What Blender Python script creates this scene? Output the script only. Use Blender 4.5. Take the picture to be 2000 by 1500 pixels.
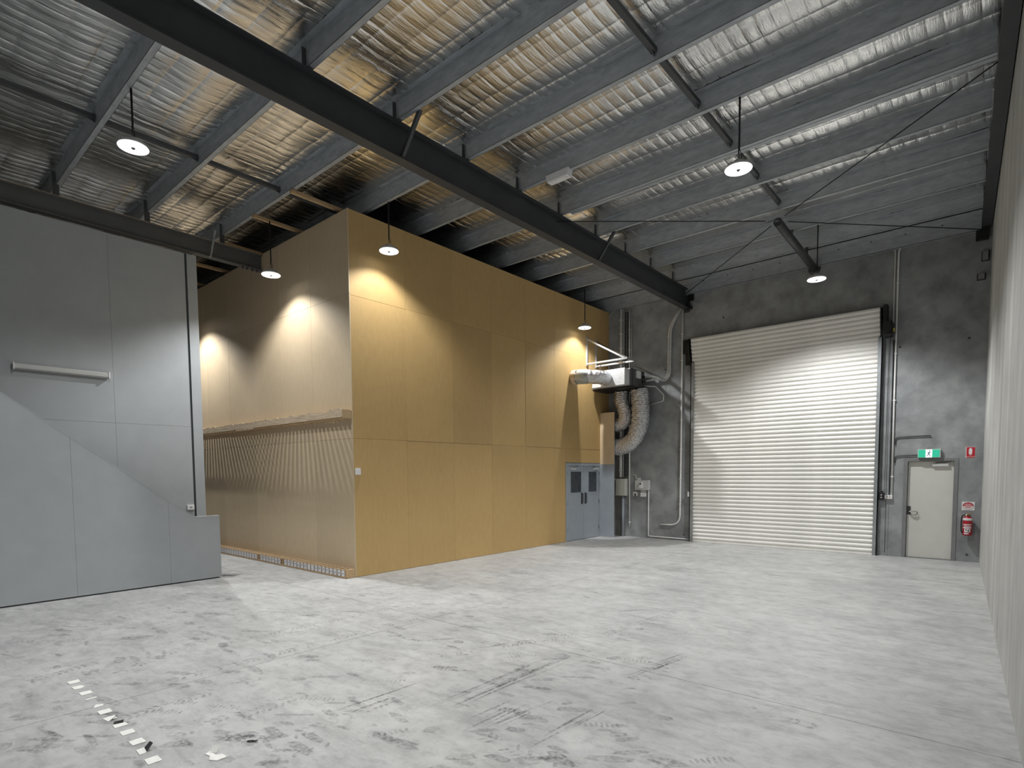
import bpy, bmesh, math, random
import numpy as np
from mathutils import Vector, Matrix

random.seed(7)
rng = np.random.default_rng(7)
scene = bpy.context.scene
COL = scene.collection
for o in list(bpy.data.objects):
    bpy.data.objects.remove(o, do_unlink=True)

# ------------------------------------------------------------------ camera
FPX, PPX, PPY = 1103.2552, 998.0548, 987.6498
YAW, PITCH, ROLL = 0.7106, -0.0584, -0.0077
CAM = np.array([8.8754, -5.9288, 1.9])
_f = np.array([-math.sin(YAW)*math.cos(PITCH), math.cos(YAW)*math.cos(PITCH), math.sin(PITCH)])
_r0 = np.array([math.cos(YAW), math.sin(YAW), 0.0])
_u0 = np.cross(_r0, _f)
_r = math.cos(ROLL)*_r0 + math.sin(ROLL)*_u0
_u = -math.sin(ROLL)*_r0 + math.cos(ROLL)*_u0
cam_data = bpy.data.cameras.new('camera')
cam_data.sensor_width = 36.0
cam_data.lens = FPX*36.0/2000.0
cam_data.shift_x = (1000.0-PPX)/2000.0
cam_data.shift_y = (PPY-750.0)/2000.0
cam_data.clip_start = 0.05
cam = bpy.data.objects.new('camera', cam_data)
COL.objects.link(cam)
cam.matrix_world = Matrix(((_r[0], _u[0], -_f[0], CAM[0]), (_r[1], _u[1], -_f[1], CAM[1]),
                           (_r[2], _u[2], -_f[2], CAM[2]), (0, 0, 0, 1)))
scene.camera = cam

def at(x, y, ax, val):
    """photo pixel -> point on the plane axis=val that the thing touches"""
    d = _f*FPX + _r*(x-PPX) - _u*(y-PPY)
    i = 'xyz'.index(ax)
    return CAM + d*((val-CAM[i])/d[i])

# ------------------------------------------------------------------ world, exposure, lamp settings
world = bpy.data.worlds.new('world')
scene.world = world
world.use_nodes = True
world.node_tree.nodes['Background'].inputs[0].default_value = (0, 0, 0, 1)
world.node_tree.nodes['Background'].inputs[1].default_value = 0.0
scene.view_settings.view_transform = 'Standard'
scene.view_settings.look = 'None'
scene.view_settings.gamma = 1.0
scene.view_settings.use_curve_mapping = False
scene.view_settings.exposure = 0.2
LAMP_POWER = 425.0
LAMP_CONE = math.radians(136)
LAMP_BLEND = 0.55
LAMP_COLOR = (0.985, 0.995, 1.0)
LAMP_GLOW = 5.0
LAMP_SMOOTH = 2.4

# ------------------------------------------------------------------ helpers
class MB:
    def __init__(self):
        self.v, self.f, self.s = [], [], []
    def add(self, vs, fs, smooth=False):
        n = len(self.v)
        self.v += [tuple(map(float, p)) for p in vs]
        self.f += [tuple(i+n for i in q) for q in fs]
        self.s += [smooth]*len(fs)
        return self
    def box(self, x0, x1, y0, y1, z0, z1):
        vs = [(x0,y0,z0),(x1,y0,z0),(x1,y1,z0),(x0,y1,z0),(x0,y0,z1),(x1,y0,z1),(x1,y1,z1),(x0,y1,z1)]
        return self.add(vs, [(0,3,2,1),(4,5,6,7),(0,1,5,4),(1,2,6,5),(2,3,7,6),(3,0,4,7)])
    def bar(self, a, b, w, h, up=(0,0,1)):
        a, b = np.array(a, float), np.array(b, float)
        d = b-a; d /= np.linalg.norm(d)
        s = np.cross(d, np.array(up, float)); s /= np.linalg.norm(s)
        t = np.cross(s, d)
        vs = [p+s*i*w/2+t*j*h/2 for p in (a, b) for i, j in ((-1,-1),(1,-1),(1,1),(-1,1))]
        return self.add(vs, [(0,3,2,1),(4,5,6,7),(0,1,5,4),(1,2,6,5),(2,3,7,6),(3,0,4,7)])
    def tube(self, pts, r, n=10, caps=True, rfun=None):
        pts = [np.array(p, float) for p in pts]
        m = len(pts); vs = []; ref = None
        for i, p in enumerate(pts):
            d = pts[min(i+1, m-1)]-pts[max(i-1, 0)]
            d /= np.linalg.norm(d)
            if ref is None:
                ref = np.array((0,0,1.0)) if abs(d[2]) < .9 else np.array((1.0,0,0))
            s = np.cross(d, ref); s /= np.linalg.norm(s)
            t = np.cross(s, d); ref = t
            for k in range(n):
                a = 2*math.pi*k/n
                rr = r if rfun is None else rfun(i, a)
                vs.append(p+(s*math.cos(a)+t*math.sin(a))*rr)
        fs = [(i*n+k, i*n+(k+1) % n, (i+1)*n+(k+1) % n, (i+1)*n+k) for i in range(m-1) for k in range(n)]
        if caps:
            fs += [tuple(range(n-1, -1, -1)), tuple(range((m-1)*n, m*n))]
        self.add(vs, fs, True)
        if caps: self.s[-2:] = [False, False]
        return self
    def lathe(self, prof, c=(0,0,0), n=28, axis='z'):
        vs = []
        for r, h in prof:
            for k in range(n):
                a = 2*math.pi*k/n
                x, y = r*math.cos(a), r*math.sin(a)
                if axis == 'z': vs.append((c[0]+x, c[1]+y, c[2]+h))
                elif axis == 'y': vs.append((c[0]+x, c[1]+h, c[2]+y))
                else: vs.append((c[0]+h, c[1]+x, c[2]+y))
        m = len(prof)
        fs = [(i*n+k, i*n+(k+1) % n, (i+1)*n+(k+1) % n, (i+1)*n+k) for i in range(m-1) for k in range(n)]
        return self.add(vs, fs, True)
    def prism(self, poly, lo, hi, axis):
        """poly in the two other axes (order xyz without axis), extruded along axis lo..hi"""
        n = len(poly); vs = []
        for h in (lo, hi):
            for a, b in poly:
                vs.append({'x': (h, a, b), 'y': (a, h, b), 'z': (a, b, h)}[axis])
        fs = [tuple(range(n)), tuple(range(2*n-1, n-1, -1))] + [(i, i+n, (i+1) % n+n, (i+1) % n) for i in range(n)]
        return self.add(vs, fs)
    def mesh(self, name, mat):
        me = bpy.data.meshes.new(name)
        me.from_pydata(self.v, [], self.f)
        me.polygons.foreach_set('use_smooth', self.s)
        bm = bmesh.new(); bm.from_mesh(me)
        bmesh.ops.recalc_face_normals(bm, faces=bm.faces)
        bm.to_mesh(me); bm.free()
        if mat is not None: me.materials.append(mat)
        return me
    def build(self, name, mat, parent=None, bevel=0.0):
        o = bpy.data.objects.new(name, self.mesh(name, mat))
        COL.objects.link(o)
        if parent is not None:
            o.parent = parent
        if bevel:
            b = o.modifiers.new('bevel', 'BEVEL'); b.width = bevel; b.segments = 2; b.limit_method = 'ANGLE'
        return o

def link(name, me, parent=None, loc=None, rot=None):
    o = bpy.data.objects.new(name, me)
    COL.objects.link(o)
    if parent is not None: o.parent = parent
    if loc is not None: o.location = loc
    if rot is not None: o.rotation_euler = rot
    return o

def empty(name, loc=(0,0,0)):
    # parts are modelled in world metres: they are shifted back so that the empty sits at the thing's base
    o = bpy.data.objects.new(name, None)
    COL.objects.link(o); o.empty_display_size = .1
    o.location = loc
    return o

def adopt(root):
    """keep world placement of children of an empty placed away from the origin"""
    off = Vector(root.location)
    for c in root.children:
        c.location = Vector(c.location) - off
    return root

def tag(o, label=None, cat=None, group=None, kind=None):
    if label: o['label'] = label
    if cat: o['category'] = cat
    if group: o['group'] = group
    if kind: o['kind'] = kind
    return o

def fillet(pts, r, n=6):
    """round the corners of a polyline"""
    pts = [np.array(p, float) for p in pts]
    out = [pts[0]]
    for i in range(1, len(pts)-1):
        a, b, c = pts[i-1], pts[i], pts[i+1]
        rr = min(r, np.linalg.norm(a-b)*.49, np.linalg.norm(c-b)*.49)
        p = b+(a-b)/np.linalg.norm(a-b)*rr; q = b+(c-b)/np.linalg.norm(c-b)*rr
        for k in range(n+1):
            t = k/n
            out.append((1-t)**2*p+2*t*(1-t)*b+t*t*q)
    out.append(pts[-1])
    return out

# ------------------------------------------------------------------ materials
def new_mat(name):
    m = bpy.data.materials.new(name); m.use_nodes = True
    nt = m.node_tree
    return m, nt, nt.nodes['Principled BSDF']

def noise_node(nt, scale, detail=4.0, rough=.55, vec=None, stretch=None, coord='Object'):
    tc = nt.nodes.new('ShaderNodeTexCoord')
    src = tc.outputs[coord]
    if coord == 'World':
        pass
    mp = nt.nodes.new('ShaderNodeMapping')
    mp.inputs['Scale'].default_value = stretch or (1, 1, 1)
    nt.links.new(src, mp.inputs['Vector'])
    n = nt.nodes.new('ShaderNodeTexNoise')
    n.inputs['Scale'].default_value = scale
    n.inputs['Detail'].default_value = detail
    n.inputs['Roughness'].default_value = rough
    nt.links.new(mp.outputs['Vector'], n.inputs['Vector'])
    return n

def ramp(nt, fac, stops):
    r = nt.nodes.new('ShaderNodeValToRGB')
    e = r.color_ramp.elements
    e[0].position, e[0].color = stops[0][0], (*stops[0][1], 1)
    e[1].position, e[1].color = stops[-1][0], (*stops[-1][1], 1)
    for p, c in stops[1:-1]:
        k = e.new(p); k.color = (*c, 1)
    nt.links.new(fac, r.inputs['Fac'])
    return r

def mixc(nt, a, b, fac, mode='MIX'):
    m = nt.nodes.new('ShaderNodeMix'); m.data_type = 'RGBA'; m.blend_type = mode
    for s, v in ((m.inputs['A'], a), (m.inputs['B'], b), (m.inputs['Factor'], fac)):
        if hasattr(v, 'is_linked') or hasattr(v, 'links'): nt.links.new(v, s)
        elif isinstance(v, (int, float)): s.default_value = v
        else: s.default_value = (*v, 1)
    return m.outputs['Result']

def bump(nt, bsdf, height, strength, dist=.01):
    b = nt.nodes.new('ShaderNodeBump')
    b.inputs['Strength'].default_value = strength; b.inputs['Distance'].default_value = dist
    nt.links.new(height, b.inputs['Height']); nt.links.new(b.outputs['Normal'], bsdf.inputs['Normal'])

def simple(name, col, rough=.5, metal=0.0, var=.12, scale=9.0, bstr=.0, stretch=None, spec=None):
    """procedural paint / metal: base colour with a little mottling"""
    m, nt, p = new_mat(name)
    n = noise_node(nt, scale, 4, .6, stretch=stretch)
    lo = tuple(max(0, c*(1-var)) for c in col); hi = tuple(min(1, c*(1+var)) for c in col)
    r = ramp(nt, n.outputs['Fac'], [(.3, lo), (.7, hi)])
    nt.links.new(r.outputs['Color'], p.inputs['Base Color'])
    p.inputs['Roughness'].default_value = rough
    p.inputs['Metallic'].default_value = metal
    if spec is not None: p.inputs['Specular IOR Level'].default_value = spec
    if bstr: bump(nt, p, n.outputs['Fac'], bstr)
    return m

def emit(name, col, strength):
    m, nt, p = new_mat(name)
    p.inputs['Base Color'].default_value = (*col, 1)
    p.inputs['Emission Color'].default_value = (*col, 1)
    p.inputs['Emission Strength'].default_value = strength
    n = noise_node(nt, 30)
    r = ramp(nt, n.outputs['Fac'], [(.3, tuple(c*.97 for c in col)), (.7, col)])
    nt.links.new(r.outputs['Color'], p.inputs['Base Color'])
    return m

M = {}
# floor concrete
m, nt, p = new_mat('floor_concrete')
n1 = noise_node(nt, .55, 5, .6); n2 = noise_node(nt, 3.2, 6, .65); n3 = noise_node(nt, 60, 3, .7)
n4 = noise_node(nt, 1.5, 7, .72, stretch=(.55, 2.2, 1))
n5 = noise_node(nt, 1.3, 5, .6, stretch=(.45, 1.0, 1))
r1 = ramp(nt, n1.outputs['Fac'], [(.3, (.43, .435, .43)), (.7, (.58, .58, .565))])
r2 = ramp(nt, n2.outputs['Fac'], [(.32, (.80, .80, .80)), (.62, (1, 1, 1))])
r4 = ramp(nt, n4.outputs['Fac'], [(.34, (.60, .60, .61)), (.47, (.92, .92, .92)), (.56, (1, 1, 1))])
n6 = noise_node(nt, 9.0, 8, .7, stretch=(.7, 1.2, 1)); r6 = ramp(nt, n6.outputs['Fac'], [(.36, (.72, .72, .73)), (.52, (1, 1, 1))])
r3 = ramp(nt, n3.outputs['Fac'], [(.3, (.93, .93, .93)), (.7, (1.0, 1.0, 1.0))])
c = mixc(nt, r1.outputs['Color'], r2.outputs['Color'], 1.0, 'MULTIPLY')
c = mixc(nt, c, r4.outputs['Color'], .55, 'MULTIPLY')
c = mixc(nt, c, r6.outputs['Color'], .7, 'MULTIPLY')
c = mixc(nt, c, r3.outputs['Color'], .8, 'MULTIPLY')
nt.links.new(c, p.inputs['Base Color'])
rr = ramp(nt, n5.outputs['Fac'], [(.3, (.42,)*3), (.7, (.62,)*3)])
nt.links.new(rr.outputs['Color'], p.inputs['Roughness'])
bump(nt, p, n3.outputs['Fac'], .08, .004)
M['floor'] = m
M['joint'] = simple('joint_dark', (.10, .10, .10), .9)

def concrete(name, lo, hi, streak=None, dark=.7):
    m, nt, p = new_mat(name)
    n1 = noise_node(nt, .8, 6, .62); n2 = noise_node(nt, 2.6, 5, .6); n3 = noise_node(nt, 45, 3, .6)
    r1 = ramp(nt, n1.outputs['Fac'], [(.32, lo), (.68, hi)])
    r2 = ramp(nt, n2.outputs['Fac'], [(.3, (dark,)*3), (.6, (1, 1, 1))])
    c = mixc(nt, r1.outputs['Color'], r2.outputs['Color'], .8, 'MULTIPLY')
    if streak:
        n4 = noise_node(nt, 2.2, 5, .6, stretch=streak)
        r4 = ramp(nt, n4.outputs['Fac'], [(.35, (.78, .78, .77)), (.65, (1.05, 1.05, 1.05))])
        c = mixc(nt, c, r4.outputs['Color'], .9, 'MULTIPLY')
    nt.links.new(c, p.inputs['Base Color'])
    p.inputs['Roughness'].default_value = .75
    bump(nt, p, n3.outputs['Fac'], .15, .006)
    return m
M['wall_back'] = concrete('tilt_up_concrete', (.25, .261, .266), (.38, .394, .40), dark=.56)
M['wall_right'] = concrete('precast_concrete', (.44, .44, .425), (.56, .56, .54), streak=(1.2, 1.6, .06), dark=.85)

def mdf(name, a, b):
    m, nt, p = new_mat(name)
    oi = nt.nodes.new('ShaderNodeObjectInfo')
    n1 = noise_node(nt, .9, 4, .6); n2 = noise_node(nt, 14, 5, .6, stretch=(1, 1, .35)); n3 = noise_node(nt, 220, 2, .6)
    r = ramp(nt, oi.outputs['Random'], [(0, tuple(x*.93 for x in a)), (1, tuple(x*1.05 for x in a))])
    r1 = ramp(nt, n1.outputs['Fac'], [(.3, b), (.7, (1, 1, 1))])
    r2 = ramp(nt, n2.outputs['Fac'], [(.3, (.94, .93, .92)), (.7, (1.03, 1.03, 1.03))])
    r3 = ramp(nt, n3.outputs['Fac'], [(.3, (.93, .93, .92)), (.7, (1.05, 1.05, 1.05))])
    c = mixc(nt, r.outputs['Color'], r1.outputs['Color'], .8, 'MULTIPLY')
    c = mixc(nt, c, r2.outputs['Color'], .8, 'MULTIPLY'); c = mixc(nt, c, r3.outputs['Color'], .7, 'MULTIPLY')
    nt.links.new(c, p.inputs['Base Color']); p.inputs['Roughness'].default_value = .55
    p.inputs['Specular IOR Level'].default_value = .25
    return m
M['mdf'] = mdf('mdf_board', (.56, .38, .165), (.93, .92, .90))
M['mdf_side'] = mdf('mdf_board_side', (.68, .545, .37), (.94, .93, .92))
M['core'] = simple('stud_core', (.10, .075, .05), .9)
M['grey_wall'] = simple('grey_wall_paint', (.40, .425, .44), .6, 0, .04, 3.0)
M['groove'] = simple('groove_dark_grey', (.055, .06, .065), .8)
M['grey_door'] = simple('grey_door_paint', (.33, .365, .40), .45, 0, .05, 4.0)
M['rafter'] = simple('dark_steel_paint', (.044, .047, .051), .6, 0, .12, 3.0)
M['beam'] = simple('side_beam_paint', (.105, .108, .108), .65, 0, .10, 3.0)
M['galv'] = simple('galvanised_steel', (.44, .47, .50), .5, .45, .16, 5.0, stretch=(1, 3, 3))
M['strut'] = simple('strut_dark_steel', (.075, .078, .082), .5, .3, .12, 5.0)
M['timber'] = simple('raw_timber', (.50, .345, .185), .7, 0, .22, 6.0, .2, stretch=(1, 6, 6))
M['pale_timber'] = simple('pale_timber', (.62, .49, .34), .75, 0, .22, 9.0, .4, stretch=(.5, 5, 5))
M['card'] = simple('card_brown', (.45, .32, .19), .8, 0, .12, 12.0)
M['white_card'] = simple('white_card', (.80, .79, .80), .7, 0, .05, 20.0)
M['ink'] = simple('ink_grey', (.13, .13, .15), .7)
M['paper'] = simple('paper_white', (.85, .845, .80), .75, 0, .08, 30.0)
M['paper_back'] = simple('paper_black_underside', (.02, .02, .02), .7)
M['roller'] = simple('roller_white_paint', (.86, .845, .80), .36, 0, .05, 2.0)
M['guide'] = simple('guide_galvanised', (.36, .38, .39), .45, .6, .15, 6.0)
M['black'] = simple('black_metal', (.010, .010, .011), .5)
M['black_plastic'] = simple('black_plastic', (.018, .018, .019), .35)
M['door_cream'] = simple('door_cream_paint', (.62, .615, .57), .5, 0, .03, 4.0)
M['frame_grey'] = simple('frame_dark_grey', (.20, .205, .205), .55, 0, .1, 5.0)
M['chrome'] = simple('satin_chrome', (.62, .61, .59), .25, 1.0, .05)
M['steel_dark'] = simple('tarnished_steel', (.10, .10, .10), .35, .8, .2)
M['conduit'] = simple('conduit_white', (.84, .84, .82), .5, 0, .06)
M['conduit_grey'] = simple('conduit_grey', (.56, .56, .55), .5, 0, .08)
M['conduit_blue'] = simple('conduit_bluegrey', (.33, .36, .40), .5, 0, .06)
M['cabinet'] = simple('cabinet_cream', (.60, .60, .53), .5, 0, .04)
M['box_grey'] = simple('box_grey_plastic', (.58, .585, .57), .5, 0, .04)
M['white_plastic'] = simple('white_plastic', (.82, .82, .83), .4, 0, .03)
M['red'] = simple('extinguisher_red', (.38, .012, .022), .32, 0, .1)
M['sign_red'] = simple('sign_red', (.50, .015, .03), .45, 0, .06)
M['sign_white'] = simple('sign_white', (.78, .76, .76), .5, 0, .04)
M['brass'] = simple('brass', (.55, .33, .10), .35, .8, .2)
M['yellow'] = simple('yellow_tag', (.65, .5, .08), .5)
M['angle'] = simple('bracket_galvanised', (.50, .51, .52), .38, .55, .12)
M['unit_grey'] = simple('air_unit_grey', (.11, .113, .115), .5, .3, .1)
M['cable'] = simple('black_cable', (.012, .012, .014), .6)
M['lamp_body'] = simple('lamp_housing', (.55, .55, .54), .4, .2, .1)
M['lamp_lens'] = emit('lamp_lens', LAMP_COLOR, LAMP_GLOW)
M['lamp_rim'] = emit('lamp_rim', (1, 1, 1), 1.5)
M['exit_green'] = emit('exit_green', (.02, .36, .22), .75)
M['exit_white'] = emit('exit_white', (.95, .97, 1.0), .75)
M['exit_case'] = simple('exit_case', (.55, .68, .60), .35)
M['exit_figure'] = simple('exit_figure', (.02, .06, .16), .6)
m, nt, p = new_mat('dark_glass')
nz = noise_node(nt, 7, 3)
r = ramp(nt, nz.outputs['Fac'], [(.3, (.035, .042, .05)), (.7, (.075, .085, .095))])
nt.links.new(r.outputs['Color'], p.inputs['Base Color']); p.inputs['Roughness'].default_value = .12
M['glass'] = m

def foil(name, base, rough, layers, bstr, dist):
    m, nt, p = new_mat(name)
    n2 = noise_node(nt, 1.2, 3, .5)
    r = ramp(nt, n2.outputs['Fac'], [(.3, tuple(x*.85 for x in base)), (.7, base)])
    nt.links.new(r.outputs['Color'], p.inputs['Base Color'])
    p.inputs['Metallic'].default_value = 1.0
    p.inputs['Roughness'].default_value = rough
    prev = None
    for sc, st, wgt in layers:
        n1 = noise_node(nt, sc, 5, .6, stretch=st)
        mu = nt.nodes.new('ShaderNodeMath'); mu.operation = 'MULTIPLY_ADD'
        nt.links.new(n1.outputs['Fac'], mu.inputs[0]); mu.inputs[1].default_value = wgt
        if prev is None: mu.inputs[2].default_value = 0
        else: nt.links.new(prev, mu.inputs[2])
        prev = mu.outputs[0]
    bump(nt, p, prev, bstr, dist)
    return m
M['foil'] = foil('ceiling_foil', (.88, .88, .87), .17, [(9, (2.6, .35, 1), 1.0), (20, (3.0, .35, 1), .45), (7, (1, 1, 1), .25)], .30, .03)
M['duct_foil'] = foil('duct_foil', (.84, .84, .85), .13, [(14, (1, 1, 1), 1.0), (34, (1, 1, 1), .5)], .85, .05)
M['plenum'] = simple('plenum_foil_white', (.80, .81, .82), .4, .35, .12, 22.0, .3)
M['duct_tape'] = simple('duct_tape_grey', (.50, .53, .52), .4, .35, .1)
M['wire'] = simple('mesh_wire', (.17, .17, .17), .5, .6, .1)

# dirt marks: soft grime, real flat marks on the slab
m, nt, p = new_mat('floor_grime')
p.inputs['Base Color'].default_value = (.13, .13, .135, 1); p.inputs['Roughness'].default_value = .8
nz = noise_node(nt, 26, 5, .7); nz2 = noise_node(nt, 4, 4, .6)
rr = ramp(nt, nz.outputs['Fac'], [(.36, (0, 0, 0)), (.66, (.46, .46, .46))])
rr2 = ramp(nt, nz2.outputs['Fac'], [(.3, (.25,)*3), (.65, (1,)*3)])
mu = nt.nodes.new('ShaderNodeMath'); mu.operation = 'MULTIPLY'
nt.links.new(rr.outputs['Color'], mu.inputs[0]); nt.links.new(rr2.outputs['Color'], mu.inputs[1])
tr = nt.nodes.new('ShaderNodeBsdfTransparent'); mx = nt.nodes.new('ShaderNodeMixShader')
nt.links.new(mu.outputs[0], mx.inputs['Fac']); nt.links.new(tr.outputs[0], mx.inputs[1]); nt.links.new(p.outputs[0], mx.inputs[2])
nt.links.new(mx.outputs[0], nt.nodes['Material Output'].inputs['Surface'])
M['grime'] = m

# ------------------------------------------------------------------ setting constants
YB = 8.90                     # back wall face
def XR(y): return 8.647 + (8.978-y)*0.0407      # right wall face
ZF = 7.06                     # foil height
ZP = 6.78                     # purlin underside
YREAR, XFAR = -12.0, -9.0

# ------------------------------------------------------------------ floor
floor = MB().box(XFAR, 10.0, YREAR, 9.3, -.30, -.02).build('floor', M['joint'])
tag(floor, kind='structure')
xs = [XFAR, 3.302, 10.0]; ys = [YREAR, -6.2, -1.087, 9.3]
for i in range(len(xs)-1):
    for j in range(len(ys)-1):
        g = .0035
        MB().box(xs[i]+g, xs[i+1]-g, ys[j]+g, ys[j+1]-g, -.019, 0).build('floor_slab', M['floor'], floor)

# ------------------------------------------------------------------ back wall with the door opening
DX0, DX1, DZ = 7.385, 8.215, 2.095
b = MB()
b.box(XFAR, DX0, YB, YB+.2, 0, 7.4).box(DX1, 9.4, YB, YB+.2, 0, 7.4).box(DX0, DX1, YB, YB+.2, DZ, 7.4)
wall_back = b.build('wall_back', M['wall_back']); tag(wall_back, kind='structure')
for px, py in ((1893, 660), (1758, 678), (1888, 1083), (1335, 1044), (1300, 722), (1413, 620), (1712, 868), (1714, 935)):
    q = at(px, py, 'y', YB)
    MB().lathe([(.0, -.004), (.022, -.004), (.022, .0)], (q[0], YB, q[2]), 12, 'y').build('tie_plug', M['groove'], wall_back)

# ------------------------------------------------------------------ right wall: precast panels
def rwall(y0, y1, z0, z1, t0, t1):
    return MB().add([(XR(y)+t, y, z) for t in (t0, t1) for y in (y0, y1) for z in (z0, z1)],
                    [(0,1,3,2),(4,6,7,5),(0,4,5,1),(2,3,7,6),(0,2,6,4),(1,5,7,3)])
wall_right = rwall(YREAR, 9.2, 0, 7.4, .03, .25).build('wall_right', M['groove']); tag(wall_right, kind='structure')
for y0, y1 in ((YREAR, -6.5), (-6.49, -1.9), (-1.89, 1.7), (1.71, 9.0)):
    rwall(y0, y1, .0, 7.4, 0, .06).build('precast_panel', M['wall_right'], wall_right)

# rear and far side closing walls (behind the camera / down the passage)
wall_front = MB().box(XFAR, 10.0, YREAR-.2, YREAR, 0, 7.4).build('wall_front', M['wall_right']); tag(wall_front, kind='structure')
wall_far = MB().box(XFAR-.2, XFAR, YREAR, 9.2, 0, 7.4).build('wall_passage', M['wall_back']); tag(wall_far, kind='structure')

# ------------------------------------------------------------------ MDF clad partition (two faces)
MT = 6.60
wall_pf = MB()
wall_pf.box(-.12, -.019, .019, 6.66, 0, MT-.02).box(-.12, -.019, 6.66, 8.44, 2.16, MT-.02).box(-.12, -.019, 8.44, YB, 0, MT-.02)
wall_pf = wall_pf.build('wall_partition_front', M['core']); tag(wall_pf, kind='structure')
wall_ps = MB().box(XFAR, -.121, .019, .12, 0, MT-.02).build('wall_partition_side', M['core']); tag(wall_ps, kind='structure')
def sheets(us, zs, hole, put):
    for i in range(len(us)-1):
        for k in range(len(zs)-1):
            u0, u1, z0, z1 = us[i], us[i+1], zs[k], zs[k+1]
            if hole and u1 > hole[0]+.02 and u0 < hole[1]-.02 and z0 < hole[2]:
                h0, h1, hz = hole
                rects = []
                if u0 < h0: rects.append((u0, h0, z0, z1)); u0 = h0
                if u1 > h1: rects.append((h1, u1, z0, z1)); u1 = h1
                rects.append((u0, u1, hz, z1))
            else:
                rects = [(u0, u1, z0, z1)]
            for r in rects: put(*r)
g = .0016
def jit(): return random.uniform(-.0015, .0025)
def put_front(u0, u1, z0, z1):
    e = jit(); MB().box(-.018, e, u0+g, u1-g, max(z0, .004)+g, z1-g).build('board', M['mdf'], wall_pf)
sheets([.0185, 1.25, 2.515, 3.735, 4.965, 6.16, 7.4, 8.44, YB], [0, 2.545, 5.10, MT], (6.66, 8.44, 2.16), put_front)
def put_side(u0, u1, z0, z1):
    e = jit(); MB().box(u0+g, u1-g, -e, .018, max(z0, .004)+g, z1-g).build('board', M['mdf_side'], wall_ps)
sheets([XFAR, -7.5, -6.24, -5.0, -3.78, -2.52, -1.30, .0016], [0, 2.545, 5.13, MT], None, put_side)

# bulkhead beside the double doors
wb = MB().box(.004, .462, 8.428, 8.442, 0, 3.60).build('wall_bulkhead', M['core']); tag(wb, kind='structure')
MB().box(.004, .470, 8.412, 8.428, 2.12, 3.615).build('board', M['mdf_side'], wb)
MB().box(.004, .470, 8.410, 8.428, .004, 2.117).build('painted_board', M['grey_door'], wb)
MB().box(.462, .470, 8.428, 8.445, .004, 3.615).build('edge_trim', M['grey_door'], wb)

# ------------------------------------------------------------------ grey stair walls on the left
XU = -3.15
wl = MB().box(XU-.16, XU-.02, YREAR, -1.36, 0, 6.17).build('wall_left', M['groove']); tag(wl, kind='structure')
for y0, y1, z0, z1 in ((YREAR, -5.3, 0, 6.17), (-5.297, -4.06, 0, 2.845), (-5.297, -2.813, 2.848, 6.17), (-4.057, -2.813, 0, 2.845),
                       (-2.81, -1.56, 0, 2.845), (-2.81, -1.56, 2.848, 6.17)):
    MB().box(XU-.019, XU, y0, y1, z0, z1).build('wall_panel', M['grey_wall'], wl)
MB().box(XU-.16, XU+.004, -1.52, -1.345, 0, 6.17).build('end_post', M['grey_wall'], wl)

XL = -1.97
def top_z(y): return 1.14 if y > -1.99 else 1.14 + (-1.99-y)*.7795
ws = MB().prism([(-8.0, .0), (-1.60, .0), (-1.60, 1.10), (-2.02, 1.10), (-8.0, top_z(-8.0)-.05)], XL-.11, XL-.02, 'x').build('wall_stair', M['groove'])
tag(ws, kind='structure')
cuts = [-8.0, -6.2, -4.96, -3.727, -2.405, -1.575]
for i in range(len(cuts)-1):
    y0, y1 = cuts[i]+.0012, cuts[i+1]-.0012
    poly = [(y0, .022), (y1, .022)]
    if y1 > -1.9: poly += [(y1, 1.14), (-1.99, 1.14)]
    else: poly += [(y1, top_z(y1))]
    poly += [(y0, top_z(y0))]
    MB().prism(poly, XL-.0199, XL, 'x').build('stair_panel', M['grey_wall'], ws)
MB().prism([(-8.0, top_z(-8.0)), (-1.99, 1.1405), (-1.565, 1.1405), (-1.565, 1.155), (-1.985, 1.155), (-8.0, top_z(-8)+.016)], XL-.13, XL+.002, 'x').build('stair_capping', M['grey_wall'], ws)
MB().box(XL-.11, XL, -1.575, -1.565, .022, 1.14).build('end_trim', M['grey_wall'], ws)

# ------------------------------------------------------------------ ceiling foil between purlins
PY = [-6.0, -4.72, -3.40, -2.06, -.72, .61, 1.91, 3.13, 4.42, 5.66, 6.87, 8.10]
ceiling = MB().box(XFAR, 10.2, YREAR, 9.3, 7.25, 7.4).build('ceiling', M['groove']); tag(ceiling, kind='structure')
def vnoise(x, y, seed):
    """smooth value noise on arrays"""
    def h(i, j):
        v = np.sin(i*127.1+j*311.7+seed*74.7)*43758.5453
        return v-np.floor(v)
    xi, yi = np.floor(x), np.floor(y); fx, fy = x-xi, y-yi
    fx = fx*fx*(3-2*fx); fy = fy*fy*(3-2*fy)
    return (h(xi, yi)*(1-fx)+h(xi+1, yi)*fx)*(1-fy)+(h(xi, yi+1)*(1-fx)+h(xi+1, yi+1)*fx)*fy
CELLX, CELLY = .165, .34
def foil_height(x, y, ya, yb):
    t = np.clip((y-ya)/(yb-ya), 0, 1)
    sag = .03*np.sin(np.pi*t)
    left = np.clip((4.6-x)/2.6, 0, 1)
    px_ = np.abs(np.sin(np.pi*x/CELLX)); px_ = px_**.5
    py_ = np.abs(np.sin(np.pi*y/CELLY))**.45
    amp = .004+.010*vnoise(x*2.3, y*2.7, 5)
    pill = amp*(px_*(.35+.65*py_)+.45*py_)
    d1 = x*11+vnoise(x*1.3, y*2.1, 8)*3.0
    wr = .007*(np.abs(2*vnoise(d1, y*1.3, 11)-1)-.5)*(.25+.9*left)
    wr += .004*(np.abs(2*vnoise(x*29+vnoise(x*2, y*3, 2)*3, y*2.6, 17)-1)-.5)*(.4+.7*left)
    wr += .020*(vnoise(x*2.1, y*3.3, 23)-.5)
    return ZF-sag-pill+wr
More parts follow.
